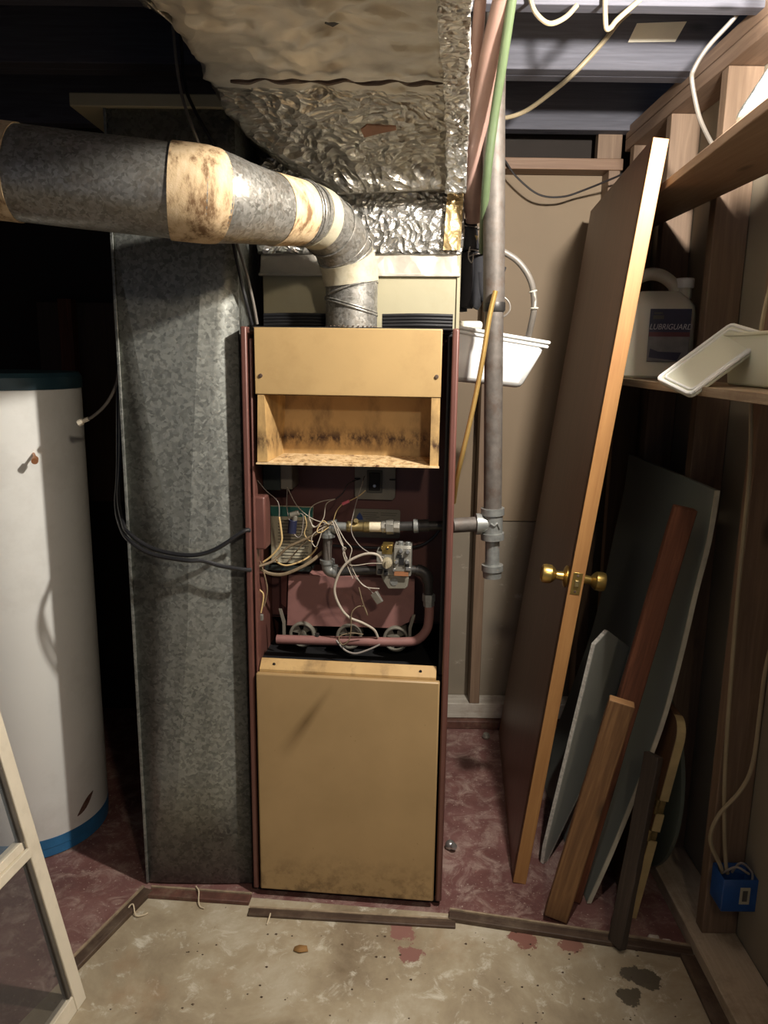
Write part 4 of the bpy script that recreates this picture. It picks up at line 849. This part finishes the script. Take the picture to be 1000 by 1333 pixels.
for c, ax in (((.226, 2.105, 1.752), (.2, 0, 1)), ((.236, 2.11, 1.742), (-.2, .1, 1)), ((.212, 2.10, 1.81), (.1, 0, 1))): b.torus(c, ax, .0265, .0018, 20, 5)
b.tube([(.212, 2.075, 1.76), (.208, 2.072, 1.735), (.218, 2.072, 1.72), (.222, 2.073, 1.745)], .0015, 5, 4); obj('binding_wire', b, 'wire_grey', ins, mtx=im)
b = B(); b.hexa([(.198, 2.06, 1.822), (.208, 2.05, 1.822), (.21, 2.07, 1.822), (.2, 2.08, 1.822), (.194, 2.055, 1.85), (.206, 2.052, 1.845), (.208, 2.072, 1.85), (.196, 2.078, 1.848)]); obj('foil_scrap', b, 'foil_bright', ins, mtx=im)

# ------------------------------------------------------------------ door slab leaning on the shelf
hd = Vector((.237, .0, 1.995)).normalized(); wd = Vector((.088, .91, -.012))
mt = frame((.385, 1.95, .004), hd, wd)
dr = thing('door_slab', 'unhung brown flush door leaning on its edge against the shelf, brass knobs fitted', 'door', mtx=mt)
DT = .037; DW = .90; DH = 2.005
b = B(); b.box((0, .004, 0), (.004, DW, DH)); obj('door_skin', b, 'doorwood', dr, .0005)
b = B(); b.box((DT-.004, .004, 0), (DT, DW, DH)); obj('door_skin', b, 'doorwood', dr, .0005)
b = B(); b.box((.0, 0, 0), (DT, .035, DH)); lab(obj('lock_stile', b, 'dooredge', dr, .001), 'lit orange pine edge of the door')
b = B(); b.box((.004, .035, .002), (DT-.004, DW-.002, DH-.002)); obj('door_core', b, 'dooredge', dr)
KZ = .905; KY = .06
for sgn, x0 in ((-1, 0), (1, DT)):
    b = B(); b.lathe([(.030, 0), (.030, .003), (.026, .006), (.013, .010), (.011, .028), (.018, .033), (.0255, .042), (.0265, .058), (.024, .066), (.018, .068), (.016, .066), (.004, .066)], (0, 0, 0), 32)
    obj('door_knob', b, 'brass', dr, 0, mtx=Matrix.Translation((x0, KY, KZ)) @ Matrix.Rotation(math.radians(90*sgn), 4, 'Y'))
b = B(); b.box((DT/2-.0125, -.0015, KZ-.03), (DT/2+.0125, .001, KZ+.03)); lp = obj('latch_plate', b, 'brass', dr, .0005)
b = B(); b.box((DT/2-.006, -.008, KZ-.008), (DT/2+.006, 0, KZ+.010)); obj('latch_bolt', b, 'brass_dull', lp, .002)
for z in (KZ-.022, KZ+.022):
    b = B(); b.lathe([(.0035, -.0015), (.003, -.0025)], (DT/2, 0, z), 12, 'y'); obj('screw', b, 'strip', lp)

# ------------------------------------------------------------------ boards behind the door
def board(name, label, cat, p0, p1, sx, sy, mat, ydir=(0, 1, 0), rot=0, bevel=.002, x_off=-.5, y_off=-.5, end=None, group=None, warp=0):
    p0 = Vector(p0); p1 = Vector(p1); L = (p1-p0).length
    mt = frame(p0, p1-p0, ydir) @ Matrix.Rotation(math.radians(rot), 4, 'Z')
    bb = B(); n = 14; g = []
    x0, x1, y0, y1 = sx*x_off, sx*(x_off+1), sy*y_off, sy*(y_off+1)
    for i in range(n+1):
        z = L*i/n; q = warp*math.sin(math.pi*i/n)
        j = lambda: random.uniform(-.0008, .0008)
        g.append([bb.bm.verts.new((x+q+j(), y+j(), z)) for x, y in ((x0, y0), (x1, y0), (x1, y1), (x0, y1))])
    for i in range(n):
        for k in range(4): bb.bm.faces.new((g[i][k], g[i][(k+1) % 4], g[i+1][(k+1) % 4], g[i+1][k]))
    f0 = bb.bm.faces.new(g[0][::-1]); f1 = bb.bm.faces.new(g[-1])
    if end: f0.material_index = 1; f1.material_index = 1
    o = obj(name, bb, [mat, end] if end else mat, None, bevel); o.matrix_world = mt
    return tag(o, label, cat, group)
board('lumber_board', 'short rough tan two-by-four leaning in front of the reddish board', 'board', (.478, 1.81, .012), (.606, 1.80, .640), .062, .040, 'rough_tan', (.3, 1, 0), 0, .003, end='endgrain')
board('lumber_board', 'long rough reddish brown board leaning against the grey green sheet', 'board', (.535, 1.888, .008), (.752, 1.885, 1.122), .055, .038, 'rough_brown', (.2, 1, 0), 0, .003, end='rough_brown')
# grey green sheet, bowed
gs = thing('sheet_panel', 'large bowed grey green sheet panel with pale edge leaning against the wall studs', 'panel', (.59, 1.87, 0))
prof = [(.589, .003), (.640, .16), (.690, .335), (.742, .527), (.774, .71), (.800, .906), (.820, 1.04), (.828, 1.168)]
sp_ = smooth([(x, 0, z) for x, z in prof], 4)
for nm, mat, y0, y1, th in (('sheet_face', 'greenboard', 1.873, 2.56, .011), ('near_edge', 'pale_edge', 1.868, 1.873, .0118)):
    b = B(); g = []
    for p in sp_:
        g.append([b.bm.verts.new((p.x-.59-a, y-1.87, p.z)) for a, y in ((th, y0), (0, y0), (0, y1), (th, y1))])
    for i in range(len(g)-1):
        for k in range(4): b.bm.faces.new((g[i][k], g[i][(k+1) % 4], g[i+1][(k+1) % 4], g[i+1][k]))
    b.bm.faces.new(g[0][::-1]); b.bm.faces.new(g[-1]); obj(nm, b, mat, gs)
# grey laminate offcut with crumbly core
lam = thing('laminate_offcut', 'grey laminate offcut with broken crumbly white edge, standing behind the short board', 'panel', mtx=frame((.474, 2.035, .004), (.125, 0.02, .735), (1, 1, 0)))
b = B(); b.prism([(0, 0, .06), (0, .012, 0), (0, .035, 0), (0, .20, .30), (0, .235, .66), (0, .06, .735), (0, 0, .70)], (.011, 0, 0)); obj('core', b, 'crumb', lam)
b = B(); b.prism([(.0113, 0, .06), (.0113, .010, .012), (.0113, .022, .008), (.0113, .185, .305), (.0113, .234, .66), (.0113, .06, .734), (.0113, 0, .70)], (.002, 0, 0)); obj('laminate_face', b, 'greysheet', lam)
board('wood_slat', 'dark weathered slat whose foot stands past the floor strip', 'slat', (.612, 1.708, .010), (.694, 1.79, .50), .046, .020, 'dark_slat', (.9, .5, 0), 0, .002)
# table leaf with cream edging
mt = frame((.676, 1.815, .004), (.088, 0, .555), (.05, 1, 0))
tl = thing('table_leaf', 'folding brown board with rounded corner and cream edge band, leaning by the disc', 'board', mtx=mt)
HL = .575; r = .05
def leafpoly(x, off, z0, z1, rnd):
    pts = [(x, .30, z0), (x, off, z0)]
    if rnd: pts += [(x, off+r-r*math.cos(a), z1-r+r*math.sin(a)) for a in [math.pi/2*k/6 for k in range(7)]]
    else: pts += [(x, off, z1)]
    return pts+[(x, .30, z1)]
for z0, z1, rnd in ((.0, .235, False), (.265, .315, False), (.355, HL, True)):
    b = B(); b.prism(leafpoly(0, .004, z0, z1, rnd), (.020, 0, 0)); obj('leaf_section', b, 'leaf_brown', tl, .001)
    b = B(); pts = [(.010, p[1]-.004, p[2]) for p in leafpoly(0, .004, z0, z1, rnd)[1:-1]]
    n0 = len(pts); q = B(); inner = [(p[0], p[1]+.005, p[2]) for p in pts]
    for i in range(n0-1):
        a, c = pts[i], pts[i+1]; d, e = inner[i], inner[i+1]
        q.hexa([(0-.001, a[1], a[2]), (.021, a[1], a[2]), (.021, d[1], d[2]), (-.001, d[1], d[2]), (-.001, c[1], c[2]), (.021, c[1], c[2]), (.021, e[1], e[2]), (-.001, e[1], e[2])])
    obj('edge_band', q, 'leaf_edge', tl)
for z0, z1 in ((.235, .265), (.315, .355)):
    b = B(); b.box((.002, .006, z0), (.019, .29, z1)); b.cyl((-.003, .002, z0), (-.003, .002, z1), .005, n=10); obj('hinge', b, 'brass_dull', tl, .001)
mt = frame((.772, 2.12, .004), (.036, 0, .55), (0, 1, 0))
b = B(); b.lathe([(.272, 0), (.28, .004), (.28, .014), (.272, .018)], (0, 0, .281), 72, 'x'); o = obj('round_table_top', b, 'disc'); o.matrix_world = mt; tag(o, 'grey green round table top standing on edge against the right wall studs', 'table top')

# ------------------------------------------------------------------ shelves on the right
b = B(); b.hexa([(.460, -.40, 1.882), (.827, -.40, 1.882), (.827, 2.78, 1.882), (.731, 2.78, 1.882), (.460, -.40, 1.902), (.827, -.40, 1.902), (.827, 2.78, 1.902), (.731, 2.78, 1.902)])
tag(obj('wall_shelf', b, 'shelf', None, .002), 'upper pine shelf board on the right wall holding the printed bag', 'shelf')
b = B(); b.box((.650, -.40, 1.411), (.827, 2.78, 1.430)); tag(obj('wall_shelf', b, 'ply', None, .001), 'lower plywood shelf on the right wall holding jug and plastic bin', 'shelf')

# oil jug
jg = thing('oil_jug', 'cream plastic gallon jug with navy label standing on the lower shelf', 'jug', (.755, 2.205, 1.431), math.radians(-12))
b = B()
def sup(z, hw, hd, off=0, n=36, e=.5):
    return [(off+hw*math.copysign(abs(math.cos(2*math.pi*k/n))**e, math.cos(2*math.pi*k/n)), hd*math.copysign(abs(math.sin(2*math.pi*k/n))**e, math.sin(2*math.pi*k/n)), z) for k in range(n)]
lv = [(0, .088, .048), (.006, .094, .054), (.08, .096, .056), (.17, .096, .056), (.195, .092, .054), (.212, .078, .045), (.226, .06, .034), (.234, .052, .026)]
R = [[b.bm.verts.new(p) for p in sup(z, a, d)] for z, a, d in lv]
for i in range(len(R)-1):
    for k in range(36): b.bm.faces.new((R[i][k], R[i][(k+1) % 36], R[i+1][(k+1) % 36], R[i+1][k]))
b.bm.faces.new(R[0][::-1]); b.bm.faces.new(R[-1]); obj('jug_body', b, 'jug', jg)
b = B(); b.tube([(-.088, 0, .17), (-.092, 0, .215), (-.075, 0, .255), (-.045, 0, .278), (-.005, 0, .278), (.03, 0, .255), (.045, 0, .225)], .017, 14, 6); obj('handle', b, 'jug', jg)
b = B(); b.lathe([(.021, .215), (.021, .243)], (.062, 0, 0), 20); obj('neck', b, 'jug', jg)
b = B(); b.lathe([(.025, .243), (.0255, .246), (.0255, .266), (.023, .269)], (.062, 0, 0), 24); obj('cap', b, 'white_plastic', jg)
b = B(); b.hexa([(-.095, -.045, .03), (-.083, -.052, .03), (-.083, .0, .03), (-.095, .0, .03), (-.0975, -.045, .12), (-.088, -.0545, .12), (-.088, 0, .12), (-.0975, 0, .12)]); obj('level_window', b, 'label_grey', jg)
b = B(); b.box((-.028, -.0595, .045), (.078, -.056, .185)); jl = obj('label', b, 'label_grey', jg, .001)
b = B(); b.box((-.028, -.0603, .118), (.078, -.0596, .185)); b.prism([(-.024, -.0603, .056), (.05, -.0603, .048), (.06, -.0603, .07), (.0, -.0603, .072), (-.022, -.0603, .08)], (0, .0006, 0)); obj('navy_field', b, 'label_navy', jl)
b = B(); b.box((-.028, -.0606, .112), (.078, -.0597, .124)); obj('red_band', b, 'label_red', jl)
text('LUBRIGUARD', .021, 'label_txt', Matrix.Translation((-.028, -.0606, .131)) @ Matrix.Rotation(math.pi/2, 4, 'X'), jl, 'lettering', .25, .0003, .86)
b = B(); b.box((-.02, -.0606, .158), (.008, -.06, .168)); b.box((-.018, -.0606, .172), (.004, -.06, .176)); obj('small_print', b, 'print', jl)

# storage bin and lid
bn = thing('storage_bin', 'milky plastic bin on the lower shelf propping up its lid', 'bin', (.75, 1.5, 1.431))
def tray(x0, x1, y0, y1, z0, z1, tp):
    bb = B(); t = [(x0, y0, z1), (x1, y0, z1), (x1, y1, z1), (x0, y1, z1)]; q = [(x0+tp, y0+tp, z0), (x1-tp, y0+tp, z0), (x1-tp, y1-tp, z0), (x0+tp, y1-tp, z0)]
    bb.add(t+q, [(0, 1, 5, 4), (1, 2, 6, 5), (2, 3, 7, 6), (3, 0, 4, 7), (7, 6, 5, 4)]); return bb
o = obj('bin_body', tray(-.012, .078, -.14, .22, .001, .106, .010), 'milky', bn, .004); m = o.modifiers.new('solid', 'SOLIDIFY'); m.thickness = .002
b = B(); b.sweep([(-.012, -.14, .107), (.078, -.14, .107), (.078, .22, .107), (-.012, .22, .107), (-.012, -.14, .107)], .004, 6); obj('bin_rim', b, 'milky', bn)
Aq = Vector((.600, 1.740, 1.441)); Bq = Vector((.624, 1.597, 1.412)); Dq = Vector((.758, 1.741, 1.565))
mt = frame(Bq, Dq-Aq, Aq-Bq); LH = (Dq-Aq).length; LW = (Aq-Bq).length
ldx = thing('bin_lid', 'milky rectangular plastic lid tipped over the front of the lower shelf', 'lid', mtx=mt)
b = B(); b.box((.003, .006, .006), (.005, LW-.006, LH-.006)); obj('lid_panel', b, 'milky', ldx, .0008)
def lip(e, x, r, name, mat):
    q = B(); c = .010; P = []
    for y, z, sy, sz in ((e, e, 1, 1), (LW-e, e, -1, 1), (LW-e, LH-e, -1, -1), (e, LH-e, 1, -1)):
        pr_ = [(x, y+sy*c, z), (x, y+sy*c*.3, z+sz*c*.3), (x, y, z+sz*c)]
        P += pr_ if sy*sz < 0 else pr_[::-1]
    q.sweep(P+[P[0]], r, 8); obj(name, q, mat, ldx)
lip(.004, .001, .0042, 'lid_rim', 'white_plastic'); lip(.004, .008, .0036, 'lid_skirt', 'milky'); lip(.015, .002, .0028, 'lid_ridge', 'white_plastic')

# printed bag on the upper shelf
bgx = thing('product_bag', 'white and teal printed plastic bag slumped on the upper shelf', 'bag', (.72, 1.42, 1.903))
bm_ = Matrix.Translation((-.72, -1.42, -1.903))
rows = [[(.655, 1.33, 1.906), (.79, 1.33, 1.906), (.79, 1.56, 1.906), (.655, 1.56, 1.906)], [(.650, 1.325, 1.93), (.80, 1.325, 1.93), (.80, 1.56, 1.93), (.652, 1.57, 1.93)],
        [(.668, 1.35, 1.98), (.80, 1.35, 1.98), (.80, 1.55, 1.98), (.674, 1.55, 1.98)], [(.692, 1.37, 2.035), (.80, 1.37, 2.035), (.80, 1.53, 2.035), (.70, 1.53, 2.035)]]
obj('bag_body', loft(rows, 12, 6, .006, 22, 8, .005), 'bag_white', bgx, angle=180, mtx=bm_)
b = B(); b.prism([(.672, 1.322, 1.925), (.79, 1.316, 1.925), (.79, 1.36, 2.03), (.696, 1.362, 2.03)], (0, -.003, 0)); obj('teal_panel', b, 'bag_teal', bgx, .001, mtx=bm_)
b = B(); b.tube([(.700, 1.325, 1.95), (.703, 1.328, 1.98), (.72, 1.332, 1.998), (.745, 1.33, 2.0)], .006, 8, 5); obj('pink_mark', b, 'bag_pink', bgx, mtx=bm_)
b = B(); b.prism([(.684, 1.318, 1.925), (.79, 1.312, 1.925), (.79, 1.325, 1.952), (.69, 1.329, 1.952)], (0, -.003, 0)); obj('grey_panel', b, 'label_grey', bgx, .001, mtx=bm_)

# ------------------------------------------------------------------ blue junction box and cables on the near stud
bx = thing('junction_box', 'blue plastic electrical box fixed low on the near right stud', 'electrical box', (.80, 1.66, .15))
b = B(); t = [(.836, 1.645), (.922, 1.645), (.922, 1.712), (.836, 1.712)]
q = [Vector((x-.80, y-1.66, 0)) for x, y in t]
b.add([v+Vector((0, 0, .012)) for v in q]+[v+Vector((0, 0, .10)) for v in q], [(0, 1, 2, 3), (0, 1, 5, 4), (1, 2, 6, 5), (2, 3, 7, 6), (3, 0, 4, 7)]); o = obj('box_shell', b, 'blue_box', bx, .003); m = o.modifiers.new('solid', 'SOLIDIFY'); m.thickness = .0025; m.offset = -1
b = B(); b.box((.078, -.0165, .035), (.102, -.015, .080)); lb = obj('sticker', b, 'paper', bx)
b = B(); b.box((.084, -.0172, .043), (.096, -.0165, .072)); obj('sticker_field', b, 'print', lb)
b = B(); b.tube([(.05, .02, .095), (.075, .01, .118), (.10, .0, .108), (.11, .02, .095)], .003, 7, 5); b.tube([(.07, .02, .095), (.09, .02, .122), (.114, .01, .105), (.112, .0, .085)], .003, 7, 5); obj('wire_tail', b, 'wire_grey', bx)
hc = B(); hc.tube([(.80, 1.70, 1.405), (.812, 1.695, 1.25), (.812, 1.69, 1.1), (.814, 1.69, .958), (.822, 1.69, .691), (.832, 1.69, .491), (.845, 1.688, .35), (.856, 1.685, .265), (.862, 1.683, .24)], .005, 8, 6)
tag(obj('white_cable', hc, 'cream_cable'), 'cream cable running straight down the near stud into the blue box', 'cable')
hc = B(); hc.tube([(.90, 1.64, 1.1), (.885, 1.645, .90), (.877, 1.65, .789), (.876, 1.65, .70), (.874, 1.65, .559), (.854, 1.65, .49), (.812, 1.66, .414), (.806, 1.675, .338), (.842, 1.685, .262), (.85, 1.685, .24)], .005, 8, 6)
tag(obj('white_cable', hc, 'cream_cable'), 'cream cable curling in an S before entering the blue box', 'cable')
hc = B(); hc.tube([(.86, 1.65, 1.88), (.842, 1.68, 1.78), (.826, 1.70, 1.70), (.815, 1.70, 1.64), (.806, 1.70, 1.56), (.802, 1.70, 1.44)], .005, 8, 6)
tag(obj('white_cable', hc, 'cream_cable'), 'cream cable on the near stud between the two shelves', 'cable')
hc = B(); hc.tube([(.722, 1.60, 2.25), (.725, 1.60, 2.126), (.734, 1.60, 2.05), (.76, 1.62, 1.98), (.79, 1.62, 1.93), (.80, 1.63, 1.91)], .006, 8, 6)
tag(obj('white_cable', hc, 'cream_cable'), 'pale cable dropping from the joists behind the printed bag', 'cable')

# ------------------------------------------------------------------ ceiling cables and card
hc = B(); hc.tube([(.66, 2.26, 2.40), (.613, 2.27, 2.366), (.572, 2.275, 2.315), (.502, 2.28, 2.241), (.466, 2.40, 2.228), (.407, 2.5, 2.204), (.339, 2.5, 2.184), (.28, 2.5, 2.19)], .0065, 8, 6)
tag(obj('ceiling_cable', hc, 'cream_cable'), 'pale cable slanting across the joists left of the card', 'cable')
hc = B(); hc.tube([(.30, 1.885, 2.29), (.306, 1.88, 2.255), (.320, 1.88, 2.226), (.35, 1.88, 2.206), (.384, 1.88, 2.218), (.41, 1.885, 2.245)], .0055, 8, 6)
tag(obj('ceiling_cable', hc, 'cream_cable'), 'cream cable loop drooping below the front joist near gas pipe', 'cable')
hc = B(); hc.tube([(.468, 1.885, 2.29), (.470, 1.88, 2.25), (.476, 1.88, 2.20), (.488, 1.885, 2.202), (.503, 1.89, 2.22), (.55, 1.89, 2.26)], .0055, 8, 6)
tag(obj('ceiling_cable', hc, 'cream_cable'), 'short cream cable stub dipping under the front joist midway', 'cable')
hc = B(); hc.tube([(.82, 1.95, 2.30), (.792, 1.97, 2.256), (.749, 2.0, 2.206), (.728, 2.02, 2.164), (.726, 2.02, 2.138), (.747, 2.03, 2.082), (.766, 2.04, 2.05), (.80, 2.055, 2.01), (.835, 2.06, 1.97)], .0055, 8, 6)
tag(obj('ceiling_cable', hc, 'grey_tube'), 'greyish cable curving down at the corner above the door', 'cable')
hc = B(); hc.tube([(.33, 2.88, 2.2), (.396, 2.885, 2.165), (.447, 2.88, 2.102), (.527, 2.875, 2.043), (.608, 2.875, 2.035), (.686, 2.865, 2.057), (.80, 2.7, 2.09), (.826, 2.45, 2.10)], .0035, 8, 6)
tag(obj('ceiling_cable', hc, 'dark_cable'), 'thin dark cable sagging in front of the back wall top plate', 'cable')
b = B(); b.prism([(.661, 2.288, 2.364), (.794, 2.288, 2.370), (.766, 2.284, 2.319), (.639, 2.284, 2.316)], (0, -.002, 0)); tag(obj('white_card', b, 'card'), 'blank white card stuck on the ceiling joist', 'card')

# ------------------------------------------------------------------ bits on the floor
b = B(); b.lathe([(.014, .0), (.016, .006), (.013, .016), (.008, .02), (.011, .026), (.009, .032), (.0, .034)], (0, 0, 0), 16); o = obj('metal_cap', b, 'chrome'); o.location = (.214, 2.11, .011); o.rotation_euler = (math.radians(70), 0, .5); tag(o, 'shiny little metal cap on the red floor right of furnace', 'cap')
b = B(); b.lathe([(.012, 0), (.016, .008), (.012, .02), (.004, .024)], (0, 0, 0), 10); o = obj('pebble', b, 'grey_metal'); o.location = (.416, 2.80, .001); tag(o, 'small grey lump on the red floor near the back wall', 'debris')
b = B(); b.add([(-.02, -.004, .001), (-.004, -.012, .003), (.018, -.006, .001), (.014, .004, .009), (-.006, .010, .006), (-.018, .006, .004)], [(0, 1, 2, 3, 4, 5)]); o = obj('dry_scrap', b, 'leaf'); m = o.modifiers.new('solid', 'SOLIDIFY'); m.thickness = .0015; m.offset = 1; o.location = (-.195, 1.687, .001); tag(o, 'curled tan scrap on the concrete in front of the furnace', 'debris')
for pts, lb_ in (([(-.512, 1.892, .022), (-.50, 1.875, .020), (-.495, 1.85, .01), (-.488, 1.835, .004), (-.475, 1.828, .004)], 'pale string draped over the strip below the return duct'),
                 ([(-.668, 1.80, .004), (-.676, 1.815, .012), (-.665, 1.82, .02), (-.65, 1.795, .006), (-.63, 1.80, .004), (-.622, 1.808, .004)], 'pale string curled over the left floor strip'),
                 ([(-.29, 1.80, .014), (-.292, 1.785, .010), (-.296, 1.772, .003)], 'tiny pale thread on the strip under the furnace')):
    hc = B(); hc.tube(pts, .0019, 6, 5); tag(obj('string', hc, 'string'), lb_, 'string')
b = B()
for k in range(150):
    x = random.uniform(-.62, .72); y = random.uniform(1.25, 1.76); s = random.uniform(.0015, .0045)
    b.add([(x-s, y, .0), (x+s*.5, y-s*.7, .0), (x+s, y+s*.6, .0), (x, y, s*.9)], [(0, 1, 3), (1, 2, 3), (2, 0, 3)])
o = tag(obj('floor_grit', b, 'strip'), 'scattered dark crumbs of grit on the concrete floor', 'grit'); o['kind'] = 'stuff'
b = B(); b.hexa([(.70, 1.735, 0), (.73, 1.725, 0), (.735, 1.742, 0), (.705, 1.752, 0), (.702, 1.737, .012), (.727, 1.729, .010), (.731, 1.741, .014), (.708, 1.748, .011)]); b.hexa([(.735, 1.728, 0), (.76, 1.722, 0), (.764, 1.735, 0), (.74, 1.742, 0), (.738, 1.73, .008), (.757, 1.725, .006), (.76, 1.733, .009), (.742, 1.738, .007)])
tag(obj('plaster_crumb', b, 'crumb', None, .003), 'pale plaster crumbs by the right end of the floor strip', 'debris')
